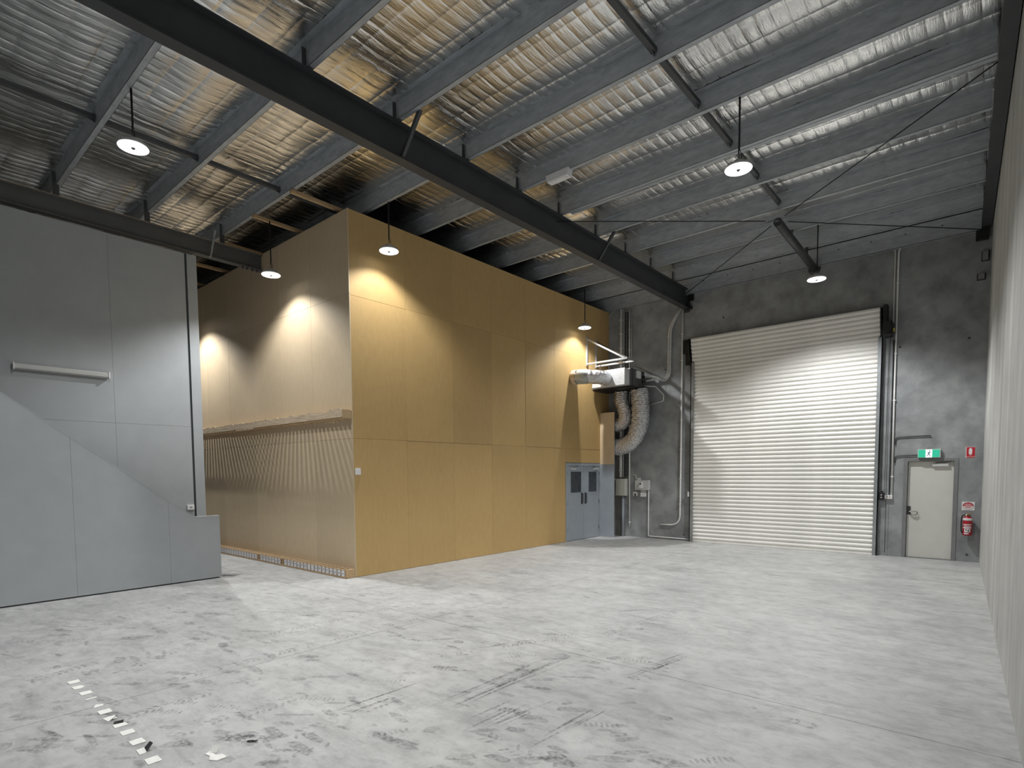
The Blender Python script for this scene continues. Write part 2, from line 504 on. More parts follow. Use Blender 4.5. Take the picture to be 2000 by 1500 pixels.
FX = np.array([0, .05, .14, .27, .42, .58, .73, .86, .95]); FY = np.array([0, .04, .12, .26, .42, .58, .74, .88, .96])
def foil_strip(ya, yb, x0, x1):
    xs_ = (np.arange(int(x0/CELLX), int(x1/CELLX))[:, None]+FX[None, :]).ravel()*CELLX
    ys_ = (np.arange(int(math.floor(ya/CELLY)), int(yb/CELLY)+1)[:, None]+FY[None, :]).ravel()*CELLY
    ys_ = np.concatenate([[ya], ys_[(ys_ > ya+.004) & (ys_ < yb-.004)], [yb]])
    nx, ny = len(xs_), len(ys_)
    X, Y = np.meshgrid(xs_, ys_)
    Z = foil_height(X, Y, ya, yb)
    co = np.stack([X, Y, Z], -1).reshape(-1, 3)
    idx = np.arange(nx*ny).reshape(ny, nx)
    q = np.stack([idx[:-1, :-1], idx[1:, :-1], idx[1:, 1:], idx[:-1, 1:]], -1).reshape(-1, 4)
    me = bpy.data.meshes.new('foil_strip')
    me.vertices.add(len(co)); me.vertices.foreach_set('co', co.ravel())
    me.loops.add(q.size); me.loops.foreach_set('vertex_index', q.ravel().astype(np.int32))
    me.polygons.add(len(q)); me.polygons.foreach_set('loop_start', (np.arange(len(q))*4).astype(np.int32))
    me.polygons.foreach_set('use_smooth', np.ones(len(q), bool))
    me.update(); me.validate()
    me.materials.append(M['foil'])
    return link('foil_strip', me, ceiling)
for ya, yb in zip(PY[1:], PY[2:]+[8.88]):
    foil_strip(ya, yb, -8.9, 9.15)
MB().box(XFAR, 10.0, YREAR, PY[1]-.01, ZF-.02, ZF).build('foil_strip', M['foil'], ceiling)
# safety mesh wires under the foil
w = MB()
for y in np.arange(-13, 26)*CELLY:
    w.tube([(-8.9, y, ZF-.004), (9.0, y, ZF-.004)], .0022, 4, False)
for x in np.arange(-52, 55)*CELLX:
    w.tube([(x, -4.7, ZF-.008), (x, 8.85, ZF-.008)], .0022, 4, False)
tag(w.build('safety_mesh', M['wire'], ceiling), kind='stuff')

# ------------------------------------------------------------------ steel: rafters, purlins, bridging, bracing
XM = 2.40
def ibeam(b, xc, y0, y1, z0, z1, bw, tf=.016, tw=.010):
    b.box(xc-tw/2, xc+tw/2, y0, y1, z0+tf, z1-tf)
    b.box(xc-bw/2, xc+bw/2, y0, y1, z0, z0+tf)
    b.box(xc-bw/2, xc+bw/2, y0, y1, z1-tf, z1)
raf = empty('roof_rafter', (XM, YB, 6.25))
b = MB(); ibeam(b, XM, YREAR, YB-.02, 6.255, 6.745, .17); b.build('beam_section', M['rafter'], raf)
MB().box(XM-.09, XM+.09, YB-.02, YB, 6.16, 6.80).build('end_plate', M['rafter'], raf)
for y in PY[1:]:
    MB().box(XM+.005, XM+.017, y-.125, y-.035, 6.745, 7.0).build('cleat', M['strut'], raf)
q0, q1 = at(798, 203, 'x', XM+.30), at(767, 292, 'x', XM+.09)
MB().bar((XM+.42, -.70, 6.80), (XM+.03, -.70-.02, 6.29), .05, .05).build('fly_brace', M['strut'], raf)
MB().bar((XM+.42, 4.42, 6.80), (XM+.03, 4.40, 6.29), .05, .05).build('fly_brace', M['strut'], raf)
MB().box(XM+.03, XM+.16, YB-.09, YB, 6.22, 6.30).build('bearing_bracket', M['black'], raf)
MB().box(XM+.05, XM+.20, YB-.05, YB, 6.44, 6.66).build('side_bracket', M['black'], raf)
adopt(raf); tag(raf, 'long dark steel roof rafter running diagonally overhead to the concrete end wall', 'beam')

XB = -3.24
raf2 = empty('roof_rafter', (XB, -.02, 6.24))
b = MB(); ibeam(b, XB, YREAR, -.005, 6.245, 6.565, .15); b.build('beam_section', M['beam'], raf2)
for y in PY[1:5]:
    MB().box(XB+.005, XB+.015, y-.125, y-.035, 6.565, 6.98).build('cleat', M['strut'], raf2)
MB().bar(at(420, 450, 'x', XB+.10), at(411, 502, 'x', XB+.12), .03, .03).build('fly_brace', M['galv'], raf2)
for y in (-.42, -.33, -.22, -.12):
    MB().tube([(XB+.04, y, 6.245), (XB+.04, y, 6.19)], .014, 8).build('bolt', M['strut'], raf2)
MB().box(XB-.06, XB+.02, -4.2, -.05, 6.566, 6.60).build('packing_strip', M['pale_timber'], raf2)
adopt(raf2); tag(raf2, 'grey steel rafter on top of the grey partition, ending at the board wall', 'beam')

raf3 = empty('roof_rafter', (8.95, YB, 6.5))
MB().add([(XR(y)-t, y, z) for t in (.16, .012) for y in (YREAR, YB-.01) for z in (6.66, 7.02)],
         [(0,1,3,2),(4,6,7,5),(0,4,5,1),(2,3,7,6),(0,2,6,4),(1,5,7,3)]).build('ledger_section', M['rafter'], raf3)
MB().box(8.40, 8.60, YB-.09, YB, 6.42, 6.66).build('end_bracket', M['black'], raf3)
adopt(raf3); tag(raf3, 'dark steel ledger bolted along the top of the right hand concrete wall', 'beam')

ordinal = ['nearest', 'second', 'third', 'fourth', 'fifth', 'sixth', 'seventh', 'eighth', 'ninth', 'tenth', 'eleventh', 'twelfth']
def purlin(y, z0, x0, x1, deep=.255, fl=.075):
    """C / Z section: web faces the camera side, bottom flange turned away"""
    b = MB(); t = .004
    b.box(x0, x1, y-fl, y-fl+t, z0, z0+deep)
    b.box(x0, x1, y-fl, y, z0, z0+t)
    b.box(x0, x1, y-t, y, z0, z0+.018)
    b.box(x0, x1, y-fl*2, y-fl, z0+deep-t, z0+deep)
    return b
for i, y in enumerate(reversed(PY[1:])):
    big = abs(y-3.13) < .01
    root = empty('roof_purlin', (XM, y, ZP))
    xr = XR(y)-.17
    purlin(y, ZP, -8.8, xr, .262).build('purlin_section', M['galv'], root)
    if big:
        purlin(y+.10, ZP+.004, XM+.2, xr, .10, .09).build('lapped_section', M['galv'], root)
    for xx in (XM-.16, XM+.16):
        MB().tube([(xx, y-.078, ZP+.09), (xx, y-.073, ZP+.09)], .012, 8).build('bolt', M['galv'], root)
    adopt(root)
    tag(root, 'galvanised roof purlin, %s from the roller door wall' % ('second' if i == 0 else ordinal[i+1]), 'purlin', 'roof purlins')
ep = empty('roof_purlin', (XM, 8.80, 6.60))
MB().box(-8.8, XR(8.8)-.17, 8.80, 8.808, 6.605, 7.0).box(-8.8, XR(8.8)-.17, 8.80, 8.88, 6.605, 6.612).build('purlin_section', M['galv'], ep)
for xx in np.arange(2.9, 8.4, .62):
    MB().tube([(xx, 8.80, 6.86), (xx, 8.785, 6.86)], .014, 8).build('bolt', M['strut'], ep)
adopt(ep); tag(ep, 'galvanised eaves purlin lying against the concrete wall above the roller door', 'purlin', 'roof purlins')

# bridging channels between purlins, mid bay
k = 0
for xb, lo, hi, side in ((5.62, 1, 9, 'right'), (-.85, 1, 5, 'left')):
    for i in range(lo, min(hi, len(PY)-1)):
        y0, y1 = PY[i], PY[i+1]-.077
        if side == 'left' and i >= 5: continue
        br = empty('purlin_bridging', (xb, y0, 6.84))
        MB().box(xb-.035, xb+.035, y0+.005, y1-.004, 6.865, 6.872).box(xb+.031, xb+.035, y0+.005, y1-.004, 6.872, 6.925)\
            .box(xb-.035, xb-.031, y0+.005, y1-.004, 6.872, 6.925).build('channel', M['strut'], br)
        MB().prism([(y1-.09, 6.865), (y1-.004, 6.83), (y1-.004, 6.95), (y1-.09, 6.925)], xb-.006, xb+.006, 'x').build('end_lug', M['strut'], br)
        adopt(br)
        n = len(PY)-1-i
        tag(br, 'dark bridging channel in the %s roof bay, %s space from the end wall' % ('wide right' if side == 'right' else 'left', ordinal[n]), 'bridging', 'purlin bridging')

# tube strut and rod bracing
NODE = np.array([5.57, 5.68, 6.60])
st = empty('bracing_strut', (5.5, YB, 6.55))
MB().tube([(5.565, 5.72, 6.60), (5.495, YB-.02, 6.575)], .078, 16).build('tube', M['strut'], st)
MB().lathe([(.0, -.02), (.13, -.02), (.13, 0)], (5.495, YB, 6.575), 16, 'y').build('wall_flange', M['strut'], st)
MB().box(5.53, 5.61, 5.60, 5.76, 6.59, 6.61).build('node_plate', M['strut'], st)
for yy in (6.83, 8.04):
    MB().box(5.50, 5.56, yy-.05, yy-.03, 6.66, 6.80).build('hanger_plate', M['strut'], st)
adopt(st); tag(st, 'dark steel tube strut running from the rod crossing to the concrete wall', 'strut')
for tgt, words in (((XM+.02, 2.95, 6.62), 'the middle of the main rafter'), ((8.72, 3.13, 6.70), 'the right wall'),
                   ((XM+.02, 8.78, 6.62), 'the wall end of the main rafter'), ((8.50, 8.78, 6.60), 'the far right corner')):
    tag(MB().tube([NODE+(np.array(tgt)-NODE)/np.linalg.norm(np.array(tgt)-NODE)*.22, tgt], .0085, 6).build('brace_rod', M['cable']), 'thin dark brace rod from the tube strut to %s' % words, 'rod', 'roof brace rods')

# timber battens from purlin to board wall
for xb, words in ((-.46, 'nearest the corner of the board wall'), (-1.86, 'holding the lamp beside the board wall'), (-5.25, 'seen past the grey partition edge'),
                  (-6.70, 'lowest and farthest along the passage')):
    tag(MB().box(xb-.035, xb+.035, -.80, .30, 6.715, 6.775).build('roof_batten', M['timber'], None, .004), 'raw timber batten under the foil roof, ' + words, 'batten', 'timber roof battens')
tag(MB().box(XB-.10, XB-.03, -.80, .30, 6.60, 6.67).build('roof_batten', M['timber'], None, .004), 'raw timber batten laid on top of the grey rafter end', 'batten', 'timber roof battens')

# emergency light box on a purlin
e0 = at(1092, 350, 'z', 6.70)
em = empty('emergency_light', (e0[0], e0[1], 6.68))
ex, ey = e0[0], e0[1]
MB().prism([(ex-.23, 6.80), (ex-.20, 6.685), (ex+.20, 6.685), (ex+.23, 6.80)], ey-.07, ey+.07, 'y').build('housing', M['white_plastic'], em, .006)
MB().box(ex-.17, ex+.17, ey-.055, ey+.055, 6.678, 6.686).build('diffuser', M['sign_white'], em)
adopt(em); tag(em, 'white emergency light box fixed under a purlin right of the main rafter', 'light')

# ------------------------------------------------------------------ high bay lamps
def lamp(x, y, z, ztop, label, chain=True, power=1.0):
    L = empty('high_bay_lamp', (x, y, z))
    def P_(b, n, m, **k):
        o = b.build(n, m, L); return o
    hous = P_(MB().lathe([(0, .115), (.055, .115), (.06, .075), (.10, .065), (.158, .045), (.168, .02), (.168, .002), (.150, .0)], n=32), 'housing', M['lamp_body'])
    for k in range(16):
        a = 2*math.pi*k/16
        c, s = math.cos(a), math.sin(a)
        MBf = MB().bar((c*.065, s*.065, .072), (c*.150, s*.150, .052), .006, .022)
        MBf.build('cooling_fin', M['lamp_body'], hous)
    lens = P_(MB().lathe([(.028, -.004), (.150, -.004), (.156, .002), (.028, .006)], n=32), 'lens', M['lamp_lens'])
    P_(MB().lathe([(.150, .0), (.168, -.002), (.172, .006), (.168, .012)], n=32), 'rim', M['lamp_rim'])
    MB().lathe([(.0, -.020), (.016, -.018), (.027, -.006), (.028, .006)], n=16).build('sensor_cap', M['steel_dark'], lens)
    P_(MB().tube([(.0, 0, .115), (0, 0, .15), (.022, 0, .175), (0, 0, .20), (-.022, 0, .175), (0, 0, .152)], .006, 8), 'hook', M['steel_dark'])
    if chain:
        P_(MB().tube([(0, 0, .19), (.004, 0, (ztop-z)*.5), (0, 0, ztop-z)], .009, 6), 'chain', M['cable'])
        P_(MB().tube([(.03, .01, .10), (.035, .012, .18), (.010, .008, .26), (.010, .010, ztop-z)], .005, 6), 'flex_cable', M['cable'])
    ld = bpy.data.lights.new('lamp_beam', 'SPOT')
    ld.energy = LAMP_POWER*power; ld.spot_size = LAMP_CONE; ld.spot_blend = LAMP_BLEND
    ld.shadow_soft_size = .035; ld.color = LAMP_COLOR
    ld.use_nodes = True                       # soft source: no pin-point hot spot right beside the wide lens
    lt = ld.node_tree; fo = lt.nodes.new('ShaderNodeLightFalloff')
    fo.inputs['Strength'].default_value = 1.0; fo.inputs['Smooth'].default_value = LAMP_SMOOTH
    lt.links.new(fo.outputs['Quadratic'], lt.nodes['Emission'].inputs['Strength'])
    lo = bpy.data.objects.new('lamp_beam', ld); COL.objects.link(lo); lo.parent = L; lo.location = (0, 0, -.035)
    tag(L, label, 'lamp', 'high bay lamps')
    return L
lamp(.426, -3.406, 6.05, ZP, 'round high bay lamp on a chain above the grey stair wall', power=.55)
lamp(6.159, 1.872, 5.86, ZP, 'round high bay lamp hanging largest in the right roof bay')
lamp(.399, .59, 5.91, ZP, 'round high bay lamp in front of the long board wall, near its corner')
lamp(-1.80, -.52, 5.71, 6.715, 'round high bay lamp at the end of the grey rafter, over the passage', power=1.05)
lamp(.323, 7.107, 5.77, ZP, 'round high bay lamp over the foil ducts and double door', power=1.3)
lamp(6.003, 6.845, 5.71, ZP, 'round high bay lamp in front of the roller door wall', power=1.4)
lamp(-6.15, -.60, 5.73, ZP, 'round high bay lamp hidden in the passage behind the grey partition', power=1.3)
lamp(6.1, -3.42, 5.95, ZP, 'round high bay lamp overhead, just outside the top of the view')
lamp(6.1, -8.6, 5.95, ZP, 'added high bay lamp, unseen behind the viewer on the right')  # added out of view to light the floor near the camera
lamp(.42, -8.6, 5.95, ZP, 'added dim high bay lamp, unseen behind the viewer on the left', power=.4)  # extra lamp out of view, added at low power for the left floor

# ------------------------------------------------------------------ roller door
rd = empty('roller_door', (4.74, YB, 0))
RX0, RX1, RY, PIT = 2.655, 6.825, 8.835, .1015
def slat_mesh(x0, x1, n=10):
    # corrugation: broad rounded bulge with a narrow valley, in local (y towards viewer = -), z
    pr = [(y, t*PIT) for t, y in ((0, .002), (.16, .002), (.24, -.014), (.36, -.024), (.52, -.028), (.68, -.026), (.84, -.018), (.94, -.008), (1.0, .002))]
    n = len(pr)-1
    vs = [(x, y, z) for x in (x0, x1) for y, z in pr]
    m = n+1
    return MB().add(vs, [(k, k+1, m+k+1, m+k) for k in range(n)], True).mesh('slat', M['roller'])
sm = slat_mesh(RX0, RX1)
nsl = 47
for k in range(nsl):
    link('slat', sm, rd, (0, RY, .045+k*PIT))
ZT = .045+nsl*PIT
DX0_, DX1_ = 2.60, 6.845
dcy, dcz = RY+.012, 5.20
sm2 = slat_mesh(DX0_, DX1_)
# the curtain leads forward out of the guides and over the drum
path = [(0, ZT), (.010, ZT+.10), (.030, ZT+.20), (.055, ZT+.30), (.080, ZT+.40), (.10, ZT+.50), (.105, ZT+.56), (.09, ZT+.612)]
path = np.array([(RY-a, z) for a, z in path])
pl_ = np.concatenate([[0], np.cumsum(np.linalg.norm(np.diff(path, axis=0), axis=1))])
k = 0
while (k+1)*PIT < pl_[-1]+.03:
    a = [np.interp(k*PIT, pl_, path[:, i]) for i in (0, 1)]; c = [np.interp((k+1)*PIT, pl_, path[:, i]) for i in (0, 1)]
    link('slat', sm2, rd, (0, a[0], a[1]), (math.atan2(c[1]-a[1], c[0]-a[0])-math.pi/2, 0, 0))
    k += 1
MB().box(RX0, RX1, RY-.02, RY+.012, .004, .05).build('bottom_rail', M['roller'], rd)
for x0, x1, xw in ((2.575, 2.672, 2.575), (6.808, 6.895, 6.875)):
    MB().box(x0, x1, RY+.03, YB, 0, 4.78).box(x0, x1, RY-.045, RY-.035, 0, 4.78).box(xw, xw+.02, RY-.045, YB, 0, 4.78).build('guide', M['guide'], rd)
MB().box(RX0, RX1, RY+.03, RY+.05, .05, ZT).build('curtain_backing', M['roller'], rd)
for s, x0 in ((-1, 2.545), (1, 6.855)):
    MB().prism([(YB, 4.70), (YB-.06, 4.70), (YB-.10, 4.86), (RY-.10, 4.98), (RY-.16, 5.25), (RY-.14, 5.40), (YB, 5.42)], x0-.012, x0+.012, 'x').build('drum_bracket', M['black'], rd)
MB().tube([(2.53, dcy, dcz), (6.875, dcy, dcz)], .035, 12).build('axle', M['black'], rd)
MB().lathe([(0, 0), (.045, 0), (.05, .02), (.05, .04)], (DX0_-.03, dcy+.01, dcz), 24, 'x').build('drum_wheel', M['black'], rd)
MB().lathe([(0, .04), (.045, .04), (.05, .02), (.05, .0)], (DX1_-.01, dcy+.01, dcz), 24, 'x').build('drum_wheel', M['black'], rd)
MB().box(2.33, 2.52, YB-.06, YB, 5.06, 5.42).prism([(2.40, 4.75), (2.50, 4.75), (2.53, 5.20), (2.40, 5.20)], YB-.05, YB, 'y').build('wall_bracket', M['black'], rd)
adopt(rd); tag(rd, 'wide white corrugated roller shutter door in the concrete end wall', 'roller door')

mo = empty('door_motor', (7.0, YB, 4.7))
MB().box(6.92, 7.09, 8.55, 8.84, 4.74, 5.06).build('gear_housing', M['black'], mo, .03)
MB().tube([(7.0, 8.50, 4.90), (7.0, 8.57, 4.90)], .08, 16).build('motor_cap', M['black_plastic'], mo)
MB().box(6.905, 6.975, 8.66, YB-.002, 5.06, 5.44).build('mounting_plate', M['black'], mo)
MB().box(7.098, 7.125, 8.62, 8.68, 4.84, 4.90).build('release_tag', M['yellow'], mo)
adopt(mo); tag(mo, 'black chain hoist motor at the upper right of the roller door', 'motor')

hc = empty('hoist_chain', (6.96, YB, .1))
MB().tube([(6.945, 8.78, 4.735), (6.945, 8.80, 1.42)], .006, 6).build('chain_run', M['strut'], hc)
MB().tube([(7.035, 8.78, 4.735), (7.040, 8.82, .08)], .006, 6).build('chain_run', M['strut'], hc)  # lower stretch stands in for the chain's shadow and marks on the wall
adopt(hc); tag(hc, 'pair of thin hoist chains hanging below the black door motor', 'chain')

# ------------------------------------------------------------------ doors
d1 = tag(MB().box(-.10, .012, 6.665, 6.735, 0, 2.15).box(-.10, .012, 8.36, 8.425, 0, 2.15).box(-.10, .012, 6.735, 8.36, 2.075, 2.15).build('door_1', M['grey_door']), kind='structure')
ymid = 7.548
for y0, y1, pull in ((6.740, ymid-.003, ymid-.09), (ymid+.003, 8.355, ymid+.09)):
    leaf = empty('door_leaf'); leaf.parent = d1
    wy0, wy1 = (6.905, 7.425) if y0 < 7 else (7.80, 8.225)
    fr = MB()
    for a, b_, z0, z1 in ((y0, wy0, .012, 2.07), (wy1, y1, .012, 2.07), (wy0, wy1, .012, 1.33), (wy0, wy1, 1.915, 2.07)):
        fr.box(-.045, -.005, a, b_, z0, z1)
    fr.build('leaf_panel', M['grey_door'], leaf)
    MB().box(-.035, -.015, wy0, wy1, 1.33, 1.915).build('window_pane', M['glass'], leaf)
    for a, b_, z0, z1 in ((wy0-.012, wy0+.004, 1.318, 1.927), (wy1-.004, wy1+.012, 1.318, 1.927), (wy0, wy1, 1.318, 1.334), (wy0, wy1, 1.911, 1.927)):
        MB().box(-.006, .002, a, b_, z0, z1).build('glazing_bead', M['grey_door'], leaf)
    MB().box(-.005, .001, pull-.035, pull+.035, 1.00, 1.325).build('pull_plate', M['steel_dark'], leaf)
    MB().tube(fillet([(.0, pull, 1.03), (.045, pull, 1.03), (.045, pull, 1.295), (.0, pull, 1.295)], .03), .010, 8).build('pull_handle', M['steel_dark'], leaf)
    cy = y0+.14 if y0 < 7 else y1-.30
    MB().box(-.004, .05, cy, cy+.22, 1.965, 2.02).build('door_closer', M['conduit_grey'], leaf)
    MB().bar((.02, cy+.11, 2.035), (.055, cy+(.32 if y0 < 7 else -.12), 2.06), .012, .012).build('closer_arm', M['steel_dark'], leaf)
    hy = y0+.004 if y0 < 7 else y1-.004
    for hz in (.25, 1.0, 1.82):
        MB().tube([(.004, hy, hz), (.004, hy, hz+.10)], .009, 8).build('hinge', M['steel_dark'], leaf)

d2 = tag(MB().box(7.335, 7.405, YB-.012, YB+.16, 0, 2.13).box(8.195, 8.262, YB-.012, YB+.16, 0, 2.13).box(7.405, 8.195, YB-.012, YB+.16, 2.075, 2.13).build('door_2', M['frame_grey']), kind='structure')
lf = empty('door_leaf'); lf.parent = d2
MB().box(7.412, 8.190, YB+.055, YB+.10, .015, 2.07).build('leaf_panel', M['door_cream'], lf)
MB().box(7.412, 7.475, YB+.046, YB+.055, .93, 1.11).build('lock_plate', M['steel_dark'], lf)
MB().tube(fillet([(7.45, YB+.055, 1.0), (7.45, YB-.005, 1.0), (7.60, YB-.005, 1.0)], .02), .010, 8).build('lever_handle', M['chrome'], lf)
MB().tube(fillet([(7.46, YB+.05, .955), (7.50, YB+.012, .925), (7.585, YB+.010, .925), (7.60, YB+.03, .985)], .03), .008, 8).build('pull_ring', M['steel_dark'], lf)
MB().box(7.83, 8.10, YB+.005, YB+.055, 1.965, 2.02).build('door_closer', M['conduit_grey'], lf)
MB().bar((7.88, YB+.02, 2.035), (8.16, YB+.0, 2.065), .014, .012).build('closer_arm', M['steel_dark'], lf)
MB().box(7.405, 8.195, YB, YB+.16, 0, .012).build('threshold', M['frame_grey'], d2)

# ------------------------------------------------------------------ exit sign, signs, extinguisher
es = empty('exit_sign', (7.77, YB, 2.11))
EX0, EX1, EZ0, EZ1, EY = 7.578, 7.966, 2.145, 2.325, YB-.075
MB().box(EX0, EX1, EY+.004, YB, EZ0, EZ1).build('case', M['exit_case'], es, .006)
MB().box(EX0+.012, EX1-.018, EY, EY+.004, EZ0+.012, EZ1-.012).build('green_panel', M['exit_green'], es)
wx0, wx1 = 7.714, 7.824
wp_ = MB().box(wx0, wx1, EY-.003, EY, EZ0+.008, EZ1-.008).build('white_panel', M['exit_white'], es)
fg = MB()
fx, fz = (wx0+wx1)/2, (EZ0+EZ1)/2
def fig(a, b_, w_): fg.bar((fx+a[0], EY-.005, fz+a[1]), (fx+b_[0], EY-.005, fz+b_[1]), .003, w_, up=(0, 1, 0)) if False else fg.bar((fx+a[0], EY-.0045, fz+a[1]), (fx+b_[0], EY-.0045, fz+b_[1]), w_, .003, up=(0, 1, 0))
fig((.010, .030), (-.005, -.012), .020); fig((-.005, -.012), (.016, -.035), .012); fig((.016, -.035), (.030, -.066), .011)
fig((-.005, -.010), (-.018, -.038), .012); fig((-.018, -.038), (-.040, -.044), .010)
fig((.006, .026), (-.022, .022), .008); fig((-.022, .022), (-.034, .004), .008); fig((.012, .026), (.030, .010), .008); fig((.030, .010), (.040, .018), .007)
fg.lathe([(0, -.002), (.012, -.002), (.012, .001), (0, .001)], (fx+.016, EY-.0045, fz+.052), 14, 'y')
fg.build('running_figure', M['exit_figure'], wp_)
MB().box(EX0+.15, EX1-.12, YB-.05, YB, EZ1, EZ1+.012).build('mounting_rail', M['frame_grey'], es)
adopt(es); tag(es, 'green illuminated exit sign with a running figure above the cream door', 'sign')

fs = empty('fire_sign', (8.445, YB, 2.13))
SX0, SX1, SZ0, SZ1 = 8.372, 8.520, 2.128, 2.352
MB().box(SX0, SX1, YB-.004, YB, SZ0, SZ1).build('plate', M['sign_white'], fs)
MB().box(SX0+.010, SX1-.004, YB-.006, YB-.0041, SZ0+.030, SZ1-.006).build('red_field', M['sign_red'], fs)
MB().box(SX0+.010, SX1-.004, YB-.006, YB-.0041, SZ0+.004, SZ0+.022).build('red_strip', M['sign_red'], fs)
cxs = (SX0+SX1)/2
MB().prism([(cxs-.026, SZ0+.075), (cxs+.026, SZ0+.075), (cxs+.028, SZ0+.165), (cxs+.018, SZ0+.190), (cxs+.008, SZ0+.200), (cxs-.008, SZ0+.200), (cxs-.018, SZ0+.190), (cxs-.028, SZ0+.165)], YB-.008, YB-.0062, 'y').build('extinguisher_symbol', M['sign_white'], fs)
MB().box(cxs-.016, cxs+.016, YB-.008, YB-.0062, SZ0+.055, SZ0+.066).build('arrow_mark', M['sign_white'], fs)
adopt(fs); tag(fs, 'small red and white fire extinguisher location sign high beside the cream door', 'sign')

os_ = empty('oval_sign', (8.44, YB, 1.06))
OX0, OX1, OZ0, OZ1 = 8.340, 8.545, 1.058, 1.235
opl = MB().box(OX0, OX1, YB-.004, YB, OZ0, OZ1).build('plate', M['sign_white'], os_)
ocx, ocz, oa, ob = (OX0+OX1)/2, (OZ0+OZ1)/2, .090, .076
ell = lambda s, lo, hi, n=18: [(ocx+oa*s*math.cos(lo+(hi-lo)*i/n), ocz+ob*s*math.sin(lo+(hi-lo)*i/n)) for i in range(n+1)]
MB().prism(ell(1.0, 0, 2*math.pi-.01, 30), YB-.0055, YB-.0041, 'y').build('oval_outline', M['ink'], opl)
MB().prism(ell(.93, 0, math.pi), YB-.0072, YB-.0057, 'y').build('red_half', M['sign_red'], opl)
MB().prism(ell(.93, math.pi, 2*math.pi), YB-.0072, YB-.0057, 'y').build('white_half', M['sign_white'], opl)
for i, (w_, dz, mm) in enumerate(((.040, .040, 'sign_white'), (.062, .022, 'sign_white'), (.055, -.018, 'sign_red'), (.040, -.034, 'sign_red'))):
    MB().box(ocx-w_, ocx+w_, YB-.0088, YB-.0074, ocz+dz-.004, ocz+dz+.004).build('text_line', M[mm], os_)
adopt(os_); tag(os_, 'white plate sign with a red topped oval just above the extinguisher', 'sign')

fe = empty('fire_extinguisher', (8.44, YB-.10, .55))
ecx, ecy = 8.445, YB-.105
cyl = MB().lathe([(0, .555), (.070, .555), (.078, .57), (.078, .885), (.070, .92), (.045, .945), (.025, .955), (.0, .957)], (ecx, ecy, 0), 28).build('cylinder', M['red'], fe)
MB().lathe([(.0785, .858), (.0792, .858), (.0792, .905), (.0745, .905)], (ecx, ecy, 0), 28).build('white_band', M['sign_white'], cyl)
valve = MB().lathe([(.024, .95), (.024, .985), (.018, .99), (.0, .99)], (ecx, ecy, 0), 14).build('valve', M['brass'], fe)
MB().bar((ecx-.01, ecy-.03, .992), (ecx+.06, ecy-.07, 1.015), .022, .008).build('top_lever', M['brass'], valve)
MB().bar((ecx-.01, ecy-.03, .975), (ecx+.055, ecy-.07, .968), .022, .008).build('carry_handle', M['steel_dark'], valve)
MB().lathe([(0, -.012), (.020, -.012), (.020, 0)], (ecx-.02, ecy-.026, .965), 12, 'y').build('gauge', M['chrome'], valve)
MB().tube(fillet([(ecx-.015, ecy-.01, .975), (ecx-.085, ecy-.02, .965), (ecx-.098, ecy-.03, .85), (ecx-.098, ecy-.03, .66), (ecx-.075, ecy-.035, .60)], .06), .012, 8).build('hose', M['black_plastic'], fe)
def label_patch(a0, a1, z0, z1, r, mat, name):
    n = 8; vs = []
    for i in range(n+1):
        a = a0+(a1-a0)*i/n
        for z in (z0, z1): vs.append((ecx+r*math.cos(a), ecy+r*math.sin(a), z))
    return MB().add(vs, [(2*i, 2*i+2, 2*i+3, 2*i+1) for i in range(n)], True).build(name, mat, cyl)
A = math.radians
for a0, a1, z0, z1, mt in ((215, 325, .772, .788, 'sign_white'), (225, 315, .742, .755, 'sign_white'), (215, 325, .705, .728, 'sign_white'), (235, 310, .625, .695, 'sign_white'), (232, 290, .585, .608, 'sign_white')):
    label_patch(A(a0), A(a1), z0, z1, .0788, M[mt], 'label_strip')
for a0, a1, z0, z1 in ((248, 268, .655, .682), (275, 296, .64, .672)):
    label_patch(A(a0), A(a1), z0, z1, .0796, M['ink'], 'label_pictogram')
MB().box(ecx-.03, ecx+.03, YB-.03, YB, .60, .97).build('wall_hook', M['steel_dark'], fe)
adopt(fe); tag(fe, 'red fire extinguisher with a white band hung on the wall by the cream door', 'fire extinguisher')

# ------------------------------------------------------------------ pipes, conduits and boxes on the end wall
def wpipe(name, pts, r, mat, label, cat='conduit', fil=.1, off=None, clips=(), group='wall conduits'):
    off = r+.012 if off is None else off
    p3 = fillet([(x, YB-off, z) for x, z in pts], fil)
    root = empty(name, (pts[-1][0], YB, min(z for _, z in pts)))
    MB().tube(p3, r, 10).build('pipe_run', M[mat], root)
    for x, z in clips:
        MB().box(x-r-.008, x+r+.008, YB-off-r-.004, YB-.0015, z-.010, z+.010).build('saddle_clip', M[mat], root)
    adopt(root); tag(root, label, cat, group)
    return root
wpipe('white_conduit', [(2.31, 6.24), (2.300, 4.3), (2.28, .42), (1.705, .41)], .022, 'conduit', 'white conduit left of the roller door with a J bend near the floor', fil=.36,
      clips=[(2.303, 5.6), (2.302, 4.9), (2.298, 4.1), (2.294, 3.3), (2.290, 2.5), (2.285, 1.7), (2.281, 1.0)])
rp = empty('refrigerant_pipes', (1.9, YB, 4.4))
for dx, dz in ((-.028, .03), (.030, -.025)):
    pts = [(2.24+dx, YB-.045, 6.28), (1.945+dx, YB-.045, 5.85), (1.930+dx, YB-.045, 4.55), (1.80+dx, YB-.06, 4.40+dz*.6), (1.62, YB-.10, 4.50+dz), (1.37, 8.60, 4.475+dz*2.2)]
    MB().tube(fillet(pts, .22), .027, 10).build('lagged_pipe', M['conduit_grey'], rp)
for z in (5.6, 5.2, 4.9):
    MB().box(1.86, 2.0, YB-.075, YB-.0015, z-.008, z+.008).build('saddle_clip', M['conduit_grey'], rp)
